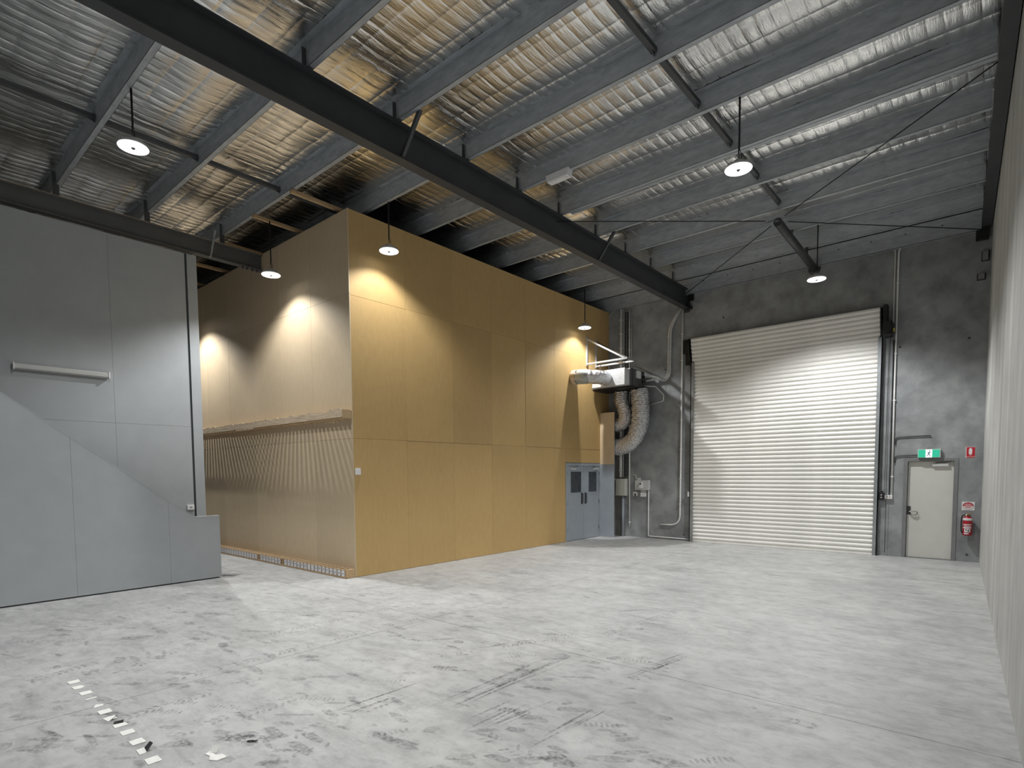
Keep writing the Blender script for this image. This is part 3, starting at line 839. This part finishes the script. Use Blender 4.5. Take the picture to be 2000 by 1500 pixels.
adopt(rp); tag(rp, 'pair of lagged refrigerant pipes curving down the wall into the air unit', 'pipe')
wpipe('cable_duct', [(.435, 6.60), (.435, 1.74)], .040, 'conduit', 'thick white cable duct running down the wall in the corner', off=.043, clips=[(.435, z) for z in (6.3, 5.9, 5.5, 5.1, 2.3, 1.95)])
wpipe('thin_conduit', [(.02, 6.46), (.16, 6.60), (.44, 6.68), (.515, 6.56), (.515, 1.74)], .012, 'conduit_grey', 'thin conduit arching over from the board wall beside the thick cable duct', off=.03)
wpipe('long_conduit', [(.70, 6.55), (.705, 4.0), (.735, .30)], .019, 'conduit', 'white conduit right of the ladder tray, stopping above the floor', clips=[(.70, 6.0), (.70, 5.4), (.735, .42)])
wpipe('short_conduit', [(.76, 6.48), (.76, 4.75)], .012, 'conduit_grey', 'short thin conduit above the air unit next to the ladder tray')
ct = empty('cable_ladder', (.60, YB, 1.74))
for x in (.565, .645):
    MB().box(x-.008, x+.008, YB-.05, YB-.015, 1.74, 6.5).build('side_rail', M['strut'], ct)
rung = MB().box(.573, .637, YB-.04, YB-.02, -.008, .008).mesh('rung', M['steel_dark'])
for z in np.arange(1.80, 6.5, .12):
    link('rung', rung, ct, (0, 0, float(z)))
adopt(ct); tag(ct, 'narrow dark cable ladder tray fixed vertically in the wall corner', 'cable tray')
def cabinet(x0, x1, z0, z1, dep, mat, label, name='cabinet', lip=True):
    c = empty(name, ((x0+x1)/2, YB, z0))
    MB().box(x0, x1, YB-dep, YB, z0, z1).build('body', M[mat], c, .004)
    if lip: MB().box(x0+.008, x1-.008, YB-dep-.008, YB-dep, z0+.008, z1-.008).build('lid', M[mat], c, .003)
    adopt(c); tag(c, label, 'electrical box')
    return c
cabinet(.335, .650, 1.20, 1.695, .16, 'cabinet', 'cream electrical cabinet on the wall below the cable ladder', 'electrical_cabinet')
cabinet(.06, .285, 1.20, 1.695, .16, 'cabinet', 'cream electrical cabinet half hidden behind the grey boxing by the double door', 'electrical_cabinet')
wpipe('drop_conduit', [(.525, 1.20), (.525, .0)], .042, 'conduit_blue', 'blue grey conduit dropping from the cream cabinet to the floor', off=.055)
cb = empty('control_box', (1.15, YB, 1.37))
MB().box(.945, 1.365, YB-.115, YB, 1.372, 1.652).build('body', M['box_grey'], cb, .004)
iso = MB().box(1.085, 1.190, YB-.155, YB-.115, 1.43, 1.60).build('isolator', M['white_plastic'], cb, .006)
MB().lathe([(0, -.03), (.022, -.03), (.026, 0)], (1.138, YB-.155, 1.555), 14, 'y').build('switch_knob', M['black_plastic'], iso)
MB().box(.98, 1.075, YB-.07, YB, 1.652, 1.72).build('top_gland_box', M['box_grey'], cb)
adopt(cb); tag(cb, 'grey control box with a white isolator switch on the end wall', 'electrical box')
sb = empty('outlet_box', (1.18, YB, 1.18))
MB().box(1.105, 1.258, YB-.06, YB, 1.180, 1.372).build('body', M['box_grey'], sb, .003)
MB().box(1.100, 1.262, YB-.075, YB-.06, 1.180, 1.300).build('cover', M['white_plastic'], sb, .003)
adopt(sb); tag(sb, 'small white outlet box hanging under the grey control box', 'electrical box')
po = empty('power_outlet', (.915, YB, 1.2))
MB().box(.850, .985, YB-.055, YB, 1.265, 1.315).build('body', M['white_plastic'], po, .004)
for x in (.853, .945):
    MB().box(x, x+.037, YB-.055, YB, 1.205, 1.265).build('socket_leg', M['white_plastic'], po, .003)
MB().box(.895, .940, YB-.065, YB, 1.215, 1.262).build('plug', M['black_plastic'], po, .004)
adopt(po); tag(po, 'white power outlet with a black plug left of the grey control box', 'power outlet')
wpipe('outlet_conduit', [(.765, 1.815), (.925, 1.815), (.925, 1.315)], .011, 'conduit_grey', 'thin conduit bending down to the white power outlet', fil=.04)
wpipe('floor_conduit', [(1.333, 1.372), (1.333, .055), (2.545, .045)], .015, 'conduit', 'white conduit dropping from the control box then along the floor', fil=.05)
cabinet(2.515, 2.572, 1.215, 1.345, .10, 'white_plastic', 'tiny white sensor box beside the left roller door guide', 'sensor_box', False)

wpipe('rear_conduit', [(7.02, 6.70), (7.065, 6.56), (7.062, 5.05)], .013, 'conduit_grey', 'thin conduit dropping from the roof to the door motor', fil=.06)
wpipe('main_conduit', [(7.20, 6.70), (7.128, 6.56), (7.125, 3.5), (7.132, 1.34)], .017, 'conduit', 'white conduit beside the hoist chains, running from the roof to the switch box', fil=.06, clips=[(7.126, 5.9), (7.125, 4.4), (7.126, 3.4), (7.13, 1.75)])
wpipe('branch_conduit', [(7.165, 2.45), (7.170, 2.60), (7.30, 2.607), (7.788, 2.608)], .011, 'strut', 'dark branch conduit ending bare on the wall above the exit sign', fil=.06)
wpipe('sign_conduit', [(7.165, 2.05), (7.170, 2.195), (7.30, 2.205), (7.572, 2.206)], .011, 'strut', 'dark conduit feeding the side of the green exit sign', fil=.06)
wpipe('flat_conduit', [(7.085, 4.70), (7.085, 1.35)], .010, 'strut', 'dark thin conduit between the chains and the white conduit', off=.016)
dc = empty('door_control', (6.955, YB, 1.24))
MB().box(6.906, 7.006, YB-.08, YB, 1.235, 1.40).build('body', M['black_plastic'], dc, .008)
MB().tube([(6.955, YB-.04, 1.40), (6.955, YB-.04, 1.435)], .022, 10).build('cable_gland', M['black_plastic'], dc)
for z in (1.29, 1.345):
    MB().lathe([(0, -.012), (.014, -.012), (.016, 0)], (6.95, YB-.08, z), 12, 'y').build('push_button', M['conduit_grey'], dc)
adopt(dc); tag(dc, 'black push button control box right of the roller door', 'control box')
dp = empty('double_outlet', (7.08, YB, 1.26))
MB().box(7.012, 7.150, YB-.06, YB, 1.262, 1.345).build('body', M['white_plastic'], dp, .004)
for x in (7.058, 7.102):
    MB().box(x-.006, x+.006, YB-.064, YB-.06, 1.285, 1.325).build('switch_rocker', M['brass'], dp)
adopt(dp); tag(dp, 'white double outlet box beside the black door control', 'power outlet')
for i, (px, py, w_, h_) in enumerate(((1917, 541, .10, .09), (1925, 500, .09, .16))):
    q = at(px, py, 'y', YB)
    root = empty('wall_bracket', (q[0], YB, q[2]))
    MB().box(q[0]-w_/2, q[0]+w_/2, YB-.10, YB, q[2]-h_/2, q[2]+h_/2).build('block', M['frame_grey'], root, .006)
    MB().box(q[0]-w_/2-.02, q[0]+w_/2+.02, YB-.012, YB, q[2]-h_/2-.02, q[2]+h_/2+.02).build('base_plate', M['steel_dark'], root)
    adopt(root); tag(root, ('lower' if i == 0 else 'upper')+' small grey bracket high in the far right corner', 'bracket')

# ------------------------------------------------------------------ air unit with ducts
au = empty('air_unit', (.75, 8.2, 4.22))
AX0, AX1, AY0, AY1, AZ0, AZ1 = .06, 1.265, 7.90, 8.70, 4.235, 4.70  # casing and tray drawn out unseen to the left to shade the boxing
MB().box(AX0, AX1, AY0, AY1, AZ0, AZ1).build('casing', M['unit_grey'], au, .008)
MB().box(.23, AX1-.02, 7.62, AY0, AZ0+.01, AZ1-.03).build('plenum_box', M['plenum'], au, .006)
MB().box(AX0-.02, AX1+.02, 7.95, AY1+.03, AZ0-.035, AZ0).build('drip_tray', M['black'], au)
for a, b_, z0, z1 in ((AX1-.045, AX1-.015, AZ0+.005, AZ1-.02), (.225, AX1-.02, AZ0-.002, AZ0+.018)):
    MB().box(a, b_, 7.612, 7.622, z0, z1).build('foil_tape', M['plenum'], au)
MB().box(AX1, AX1+.05, 8.20, 8.42, 4.47, 4.665).build('terminal_box', M['white_plastic'], au, .004)
MB().box(AX1, AX1+.012, 8.02, 8.12, 4.26, 4.68).build('seam_strip', M['unit_grey'], au)
for x, y in ((.45, 7.72), (1.20, 7.72), (.45, 8.16), (1.20, 8.16)):
    MB().tube([(x, y, 4.66), (x, y, 4.92)], .006, 6).build('hanger_rod', M['steel_dark'], au)
for dz in (.30, .18):
    MB().tube([(AX1, 8.60, AZ0+dz), (AX1+.06, 8.60, AZ0+dz)], .04, 12).build('pipe_collar', M['black_plastic'], au)
adopt(au); tag(au, 'grey ducted air unit hung from brackets in the corner, with a foil covered plenum', 'air conditioner')

def vn1(x, y): return float(vnoise(np.array(x), np.array(y), 31))
def flex(name, pts, r, label, mat='duct_foil', n=26, seg=70, ridge=.014, per=.045, bands=(), r_end=None, ysq=1.0):
    r_end = r if r_end is None else r_end
    P = [np.array(p, float) for p in pts]
    # Catmull-Rom resample
    full = [2*P[0]-P[1]]+P+[2*P[-1]-P[-2]]
    raw = []
    for i in range(1, len(full)-2):
        p0, p1, p2, p3 = full[i-1], full[i], full[i+1], full[i+2]
        for k in range(40):
            t = k/40
            raw.append(.5*((2*p1)+(-p0+p2)*t+(2*p0-5*p1+4*p2-p3)*t*t+(-p0+3*p1-3*p2+p3)*t**3))
    raw.append(P[-1]); raw = np.array(raw)
    L = np.concatenate([[0], np.cumsum(np.linalg.norm(np.diff(raw, axis=0), axis=1))])
    m_ = int(L[-1]/.0125)
    s = np.linspace(0, L[-1], m_) + rng.uniform(-.002, .002, m_)
    pts = [np.array([np.interp(v, L, raw[:, i]) for i in range(3)]) for v in s]
    def rf(i, a):
        v = s[i]
        k = min(1, max(0, (v/L[-1]-.45)/.3))
        cr = vn1(a*2.2+v*3, v*14) - .5
        return r+(r_end-r)*k + ridge*(abs(math.sin(math.pi*(v/per+.25*math.sin(a+v*5))))-.5) + .040*cr*(ridge/.016)*(1-.6*k) + .026*(vn1(a*7, v*45)-.5)*(ridge/.016)*(1-.4*k)
    root = empty(name, tuple(pts[-1]))
    sk = MB().tube(pts, r, n, True, rf)
    for i, p in enumerate(pts):                      # squashed where it slides behind the boxing
        fy = 1-(1-ysq)*min(1, max(0, (s[i]/L[-1]-.45)/.35))
        for k in range(n):
            x_, y_, z_ = sk.v[i*n+k]; sk.v[i*n+k] = (x_, p[1]+(y_-p[1])*fy, z_)
    sk.s = [False]*len(sk.s)
    sk.build('duct_skin', M[mat], root)
    for b0, b1, mt in bands:
        seg_ = [p for p, v in zip(pts, s) if b0 <= v <= b1]
        if len(seg_) > 2: MB().tube(seg_, r+.012, n, False).build('tape_band', M[mt], root)
    adopt(root); tag(root, label, 'duct', 'flexible foil ducts')
    return root
flex('flexible_duct', [(.012, 7.02, 4.47), (.20, 7.02, 4.47), (.42, 7.06, 4.46), (.60, 7.22, 4.45), (.67, 7.45, 4.45), (.68, 7.605, 4.45)], .185,
     'taped flexible duct bending from the air unit into the board wall', ridge=.008, per=.09, bands=((.02, .16, 'pale_timber'), (.19, .44, 'duct_tape')))
flex('flexible_duct', [(.64, 8.52, 4.185), (.64, 8.52, 3.95), (.72, 8.53, 3.70), (.74, 8.57, 3.45), (.60, 8.62, 3.28), (.40, 8.628, 3.24)], .185,
     'shorter crumpled foil duct dropping from the air unit behind the boxing', ridge=.014, per=.06, ysq=.80)
flex('flexible_duct', [(1.22, 8.50, 4.185), (1.25, 8.50, 3.80), (1.24, 8.51, 3.30), (1.08, 8.53, 2.88), (.82, 8.57, 2.68), (.60, 8.62, 2.63), (.40, 8.628, 2.62)], .235,
     'large U shaped foil duct hanging lowest under the air unit', ridge=.016, per=.055, ysq=.70)

wbk = empty('wall_bracket_frame', (0, 7.9, 4.9))
for y in (7.678, 8.159):
    MB().box(.003, .045, y-.02, y+.02, 4.88, 5.70).build('upright', M['angle'], wbk)
    MB().box(.003, 1.30, y-.022, y+.022, 4.90, 4.906).box(.003, 1.30, y-.022, y-.016, 4.90, 4.95).build('arm', M['angle'], wbk)
MB().bar((.03, 7.678, 5.62), (1.24, 7.678, 4.93), .042, .042).build('diagonal', M['angle'], wbk)
MB().bar((.03, 8.159, 5.62), (1.24, 8.159, 4.93), .03, .03).build('diagonal', M['steel_dark'], wbk)
MB().box(1.255, 1.30, 7.66, 8.18, 4.907, 4.95).build('end_angle', M['angle'], wbk)
adopt(wbk); tag(wbk, 'galvanised triangular wall bracket carrying the air unit', 'bracket')
tag(MB().tube(fillet([(1.29, 8.66, 4.30), (1.42, 8.70, 4.28), (1.56, 8.80, 4.27), (1.78, 8.86, 4.02), (1.76, 8.87, 3.86), (1.30, 8.86, 3.78)], .05), .013, 8).build('drain_pipe', M['conduit']),
    'thin white drain pipe looping out of the right side of the air unit', 'pipe')

# ------------------------------------------------------------------ slatted timber ledge and rack on the side face
def racks():
    # upper ledge
    L = empty('timber_ledge', (-3.4, 0, 2.89))
    segs = [(-8.6, -4.28), (-4.27, -3.42), (-3.41, -.42), (-.41, -.005)]
    for i, (a, b_) in enumerate(segs):
        n = max(2, int((b_-a)/.06)); top = []
        for k in range(n+1):
            x = a+(b_-a)*k/n
            top.append((x, 3.045+random.uniform(-.012, .012)+(.012 if i == 3 else 0)))
        poly = [(a, 2.915-.02*(i == 1)), (b_, 2.915-.02*(i == 1))]+top[::-1]
        MB().prism(poly, -.205-.004*i, -.192, 'y').build('front_board', M['pale_timber'], L)
    MB().box(-8.6, -.005, -.19, -.17, 2.90, 2.93).build('bottom_rail', M['timber'], L)
    MB().box(-8.6, -.005, -.022, -.003, 2.90, 3.04).build('back_rail', M['timber'], L)
    MB().box(-.028, -.004, -.192, -.022, 2.90, 3.05).build('end_block', M['timber'], L)
    sl = MB().box(-.033, .033, -.190, -.022, 2.985, 3.02).mesh('cross_slat', M['timber'])
    for k in range(64):
        link('cross_slat', sl, L, (-.10-.131*k, 0, 0))
    adopt(L); tag(L, 'slatted raw timber ledge fixed across the side of the board wall', 'shelf')
    # floor rack
    R_ = empty('timber_rack', (-3.4, -.1, 0))
    MB().box(-8.6, -.004, -.205, -.190, .003, .034).build('bottom_rail', M['timber'], R_)
    MB().box(-8.6, -.004, -.022, -.004, .003, .150).build('back_rail', M['timber'], R_)
    MB().box(-8.6, -.004, -.205, -.185, .147, .160).build('top_rail', M['timber'], R_)
    MB().box(-.030, -.004, -.203, -.022, .004, .163).build('end_block', M['timber'], R_, .003)
    sl = MB().box(-.030, .030, -.197, -.022, .006, .150).mesh('cross_slat', M['card'])
    cd = MB().box(-.048, .048, -.2055, -.1975, .036, .146).mesh('white_card', M['white_card'])
    ik = MB().box(-.016, .016, -.2068, -.2057, .088, .104).mesh('printed_mark', M['ink'])
    for k in range(64):
        x = -.098-.1315*k
        link('cross_slat', sl, R_, (x, 0, 0))
        if k not in (17, 25):
            co = link('white_card', cd, R_, (x, 0, 0))
            if k < 26 and k not in (8, 9): link('printed_mark', ik, co, (0, 0, random.uniform(-.014, .014)))
    adopt(R_); tag(R_, 'low slatted timber rack with white cards along the foot of the board wall', 'rack')
racks()

# small fittings
def wallbox(name, c, sx, label, lo, hi, mat='white_plastic'):
    return None
sw = empty('wall_switch', (0, .086, 1.9))
q = at(698, 921, 'x', 0)
MB().box(.004, .032, q[1]-.055, q[1]+.055, q[2]-.06, q[2]+.06).build('body', M['white_plastic'], sw, .004)
MB().box(.032, .036, q[1]-.015, q[1]+.015, q[2]-.02, q[2]+.02).build('rocker', M['sign_white'], sw)
adopt(sw); tag(sw, 'small white wall switch near the corner of the long board wall', 'switch')
ss = empty('wall_switch', (XU, -1.63, 1.22))
MB().box(XU+.001, XU+.035, -1.695, -1.568, 1.222, 1.318).build('body', M['white_plastic'], ss, .004)
MB().box(XU+.035, XU+.038, -1.655, -1.610, 1.262, 1.276).build('rocker', M['ink'], ss)
adopt(ss); tag(ss, 'white switch plate on the grey partition above the stair wall', 'switch')
hr = empty('batten_light', (XU, -3.5, 3.6))
MB().box(XU+.002, XU+.035, -4.18, -2.885, 3.63, 3.70).build('backplate', M['frame_grey'], hr)
MB().prism([(XU+.03, 3.615), (XU+.085, 3.635), (XU+.09, 3.70), (XU+.03, 3.722)], -4.17, -2.90, 'y').build('diffuser', M['box_grey'], hr, .006)
MB().box(XU+.02, XU+.095, -2.905, -2.880, 3.612, 3.725).build('end_cap', M['white_plastic'], hr, .006)
MB().box(XU+.02, XU+.095, -4.185, -4.165, 3.612, 3.725).build('end_cap', M['white_plastic'], hr, .006)
adopt(hr); tag(hr, 'unlit grey batten light fixed flat on the grey partition wall', 'light')

# ------------------------------------------------------------------ papers on the floor
spots = [(144.5, 1332.5, 'rect'), (153, 1343, 'torn'), (167.5, 1354, 'rect'), (179, 1365, 'sliver'), (192, 1379, 'tri'), (205, 1390.5, 'rect'),
         (215.5, 1404, 'curl'), (234, 1416, 'fold'), (249, 1430.5, 'rect'), (268, 1449, 'rect'), (283, 1466, 'flip'), (299, 1485, 'rect')]
pos = [at(x, y, 'z', 0) for x, y, _ in spots]
dirv = pos[-1]-pos[0]; yaw = math.atan2(dirv[1], dirv[0])
names = ['farthest', 'second', 'third', 'fourth', 'fifth', 'sixth', 'seventh', 'eighth', 'ninth', 'tenth', 'eleventh', 'nearest']
for i, ((px, py, kd), p3) in enumerate(zip(spots, pos)):
    ca, sa = math.cos(yaw), math.sin(yaw)
    def W(u, v, z): return (p3[0]+u*ca-v*sa, p3[1]+u*sa+v*ca, z)
    s1, s2 = .046, .042
    out = {'rect': [(-s1, -s2), (s1, -s2), (s1, s2), (-s1, s2)], 'torn': [(-s1, -s2), (s1*.9, -s2*.9), (s1, s2*.3), (.3*s1, s2), (-s1, s2*.6)],
           'sliver': [(-.2*s1, -s2), (.35*s1, -s2), (.1*s1, s2), (-.5*s1, s2*.9)], 'tri': [(-s1*.9, -.2*s2), (s1*.7, -s2), (s1*.6, s2*.7), (-.1*s1, s2*.8)],
           'curl': [(-s1, -s2), (s1, -s2*.6), (s1*.6, s2), (-s1, s2)], 'fold': [(-s1*.6, -s2), (s1, -s2), (s1, s2), (-s1*.2, s2)],
           'flip': [(-s1, -s2), (s1, -s2), (.9*s1, .1*s2), (-s1, s2*.3)]}[kd]
    n = 8; b = MB()
    root = empty('paper_square', (p3[0], p3[1], 0))
    poly = [(u*random.uniform(.93, 1.07), v*random.uniform(.93, 1.07)) for u, v in out]
    m_ = len(poly)
    top = [W(u, v, .0032+random.uniform(0, .003)) for u, v in poly]; bot = [W(u, v, .0012) for u, v in poly]
    cz = W(sum(u for u, _ in poly)/m_, sum(v for _, v in poly)/m_, .005)
    b.add(bot+top+[cz], [tuple(range(m_-1, -1, -1))]+[(k, (k+1) % m_, m_+(k+1) % m_, m_+k) for k in range(m_)]+[(m_+k, m_+(k+1) % m_, 2*m_) for k in range(m_)])
    b.build('sheet', M['paper'], root)
    if kd in ('flip', 'fold', 'curl'):
        hgt = {'flip': .055, 'fold': .02, 'curl': .03}[kd]
        fl = {'flip': [(-s1*.9, s2*.2), (s1*.9, .0), (s1*1.0, s2*.9), (-s1*.6, s2*.95)], 'fold': [(-s1*.9, -s2*.8), (-s1*.45, s2*.6), (-s1*.75, s2*.9), (-s1*1.2, -s2*.5)],
              'curl': [(s1*.5, s2*.2), (s1*1.0, -s2*.3), (s1*1.15, s2*.6), (s1*.8, s2*1.0)]}[kd]
        v0 = [W(*fl[0], .004), W(*fl[1], .004), W(*fl[2], hgt), W(*fl[3], hgt*.8)]
        MB().add(v0+[(x, y, z+.0015) for x, y, z in v0], [(0, 1, 2, 3), (7, 6, 5, 4), (0, 4, 5, 1), (1, 5, 6, 2), (2, 6, 7, 3), (3, 7, 4, 0)]).build('lifted_flap', M['paper_back'], root)
    adopt(root)
    lbl = {'flip': 'white paper square with a lifted black flap, second from the viewer in the floor row', 'fold': 'white paper square with a dark folded corner in the floor row',
           'curl': 'white paper square with one curled torn edge in the floor row', 'tri': 'torn triangular white paper where the floor row crosses the joint',
           'sliver': 'narrow torn sliver of white paper in the floor row'}.get(kd, 'white paper square on the floor, %s in the dotted row' % (names[i] if i in (0, 11) else names[i]+' from the far end'))
    tag(root, lbl, 'paper', 'paper squares in the floor row')
q = at(416, 1478, 'z', 0)
sc = empty('paper_scrap', (q[0], q[1], 0))
pl = [(-.05, .09), (-.07, .03), (-.02, .0), (.0, -.05), (.06, -.06), (.10, -.01), (.05, .03), (.01, .015), (-.03, .05), (-.035, .09)]
b = MB(); ca, sa = math.cos(YAW), math.sin(YAW)
V_ = [(q[0]+(u*ca-v*sa), q[1]+(u*sa+v*ca), z) for z in (.001, .006) for u, v in pl]
nn = len(pl)
b.add(V_, [tuple(range(nn-1, -1, -1)), tuple(range(nn, 2*nn))]+[(k, (k+1) % nn, nn+(k+1) % nn, nn+k) for k in range(nn)]).build('sheet', M['paper'], sc)
MB().bar((q[0]-.045, q[1]+.02, .006), (q[0]-.06, q[1]+.045, .04), .05, .002).build('lifted_flap', M['paper'], sc)
adopt(sc); tag(sc, 'loose torn scrap of white paper lying right of the dotted row', 'paper')
q = at(493, 1449, 'z', 0)
sc = empty('black_scrap', (q[0], q[1], 0))
for du, dv, an in ((-.015, -.01, .3), (.012, .012, -.2)):
    MB().bar((q[0]+du-.02, q[1]+dv-.010, .004), (q[0]+du+.02, q[1]+dv+.010, .012), .018, .003).build('sheet', M['paper_back'], sc)
adopt(sc); tag(sc, 'tiny black curled scrap on the floor beyond the white paper scrap', 'scrap')

# ------------------------------------------------------------------ grime on the slab: tyre prints, shoe prints, scuffs
gm = MB()
def gquad(c, ang, l, w_, z):
    ca, sa = math.cos(ang), math.sin(ang)
    k = [(-l/2, -w_*.3), (-l*.2, -w_/2), (l*.25, -w_*.45), (l/2, -w_*.2), (l*.45, w_*.35), (l*.1, w_/2), (-l*.35, w_*.42)]
    k = [(u*random.uniform(.8, 1.2), v*random.uniform(.8, 1.2)) for u, v in k]
    gm.add([(c[0]+u*ca-v*sa, c[1]+u*sa+v*ca, z) for u, v in k], [tuple(range(len(k)))])
zc = [.0004]
def nz_():
    zc[0] = .0003+(zc[0]-.0003+.00000131) % .0006
    return zc[0]
def tyre(p, q_, width=.16, step=.055, skip=.25):
    a, b_ = at(*p, 'z', 0), at(*q_, 'z', 0)
    d = b_-a; L = np.linalg.norm(d); ang = math.atan2(d[1], d[0]); nrm = np.array([-d[1], d[0], 0])/L
    for s in np.arange(0, L, step):
        if random.random() < skip: continue
        for side in (-1, 1):
            if random.random() < .2: continue
            c_ = a+d*(s/L)+nrm*side*width*.25
            gquad(c_, ang+math.pi/2+side*.6, width*.5, step*.55, nz_())
def shoe(px, py, ang, l=.28):
    c_ = at(px, py, 'z', 0)
    d = np.array([math.cos(ang), math.sin(ang), 0])
    for s in np.linspace(-l/2, l/2, 8):
        w_ = .09*(1-.35*abs(s/l*2-.2))
        gquad(c_+d*s, ang+math.pi/2+random.uniform(-.2, .2), w_, .022, nz_())
for px, py, a in ((757, 1432, .9), (620, 1365, .4), (435, 1380, .3), (560, 1210, .4), (1010, 1254, .2), (1075, 1252, .3), (1020, 1278, .1), (990, 1285, .9), (1000, 1388, .2), (1170, 1416, .4), (1390, 1485, .6),
                  (980, 1258, 1.2), (1100, 1240, .2), (860, 1305, .2), (800, 1160, .3), (1240, 1290, .1), (1160, 1150, .4), (540, 1195, .2), (380, 1240, .1), (120, 1215, .2), (165, 1210, .3), (60, 1290, .3),
                  (440, 1200, .2), (320, 1390, .4), (350, 1372, .4), (640, 1240, .2), (700, 1290, .3), (815, 1250, .2), (760, 1330, .5), (580, 1300, .3)):
    shoe(px, py, a+YAW*.3)
for p_, q_, w_ in (((950, 1440), (1080, 1500), .17), ((1470, 1385), (1590, 1420), .13), ((20, 1255), (330, 1245), .12), ((180, 1335), (420, 1240), .14), ((330, 1330), (820, 1205), .15), ((250, 1400), (520, 1320), .16),
                   ((470, 1400), (640, 1340), .18), ((420, 1260), (800, 1180), .14), ((600, 1180), (760, 1140), .14), ((60, 1330), (200, 1290), .13), ((560, 1440), (760, 1370), .15), ((860, 1280), (1120, 1240), .15),
                   ((1180, 1240), (1330, 1190), .13), ((1190, 1330), (1270, 1322), .12), ((540, 1480), (640, 1450), .15), ((340, 1440), (440, 1400), .14)):
    tyre(p_, q_, w_)
def scuff(p, q_, n, spread):
    a, b_ = at(*p, 'z', 0), at(*q_, 'z', 0)
    d = b_-a; ang = math.atan2(d[1], d[0]); L = np.linalg.norm(d); nrm = np.array([-d[1], d[0], 0])/L
    for k in range(n):
        t = random.random(); l = L*random.uniform(.25, .7)
        gquad(a+d*(.5+(t-.5)*.5)+nrm*random.uniform(-spread, spread), ang+random.uniform(-.03, .03), l, random.uniform(.006, .03), nz_())
scuff((830, 1395), (1085, 1290), 26, .12); scuff((1040, 1455), (1200, 1370), 8, .05); scuff((900, 1425), (1040, 1360), 8, .10); scuff((960, 1420), (1080, 1370), 5, .05)
scuff((1230, 1320), (1360, 1270), 10, .06); scuff((660, 1400), (860, 1330), 6, .12)
for _ in range(240):
    px, py = random.uniform(0, 1300), random.uniform(1150, 1500)
    c_ = at(px, py, 'z', 0)
    if c_[1] > 8.5 or (c_[0] < .1 and c_[1] > -.25) or c_[0] < -1.9: continue
    gquad(c_, random.uniform(-.3, .9), random.uniform(.10, .34), random.uniform(.03, .10), nz_())
q = at(440, 1124, 'z', 0)
for _ in range(5): gquad((q[0]+random.uniform(-.1, .1), q[1]+random.uniform(-.1, .1)), .6, .5, .28, nz_())
tag(gm.build('grime_marks', M['grime'], floor), kind='stuff')
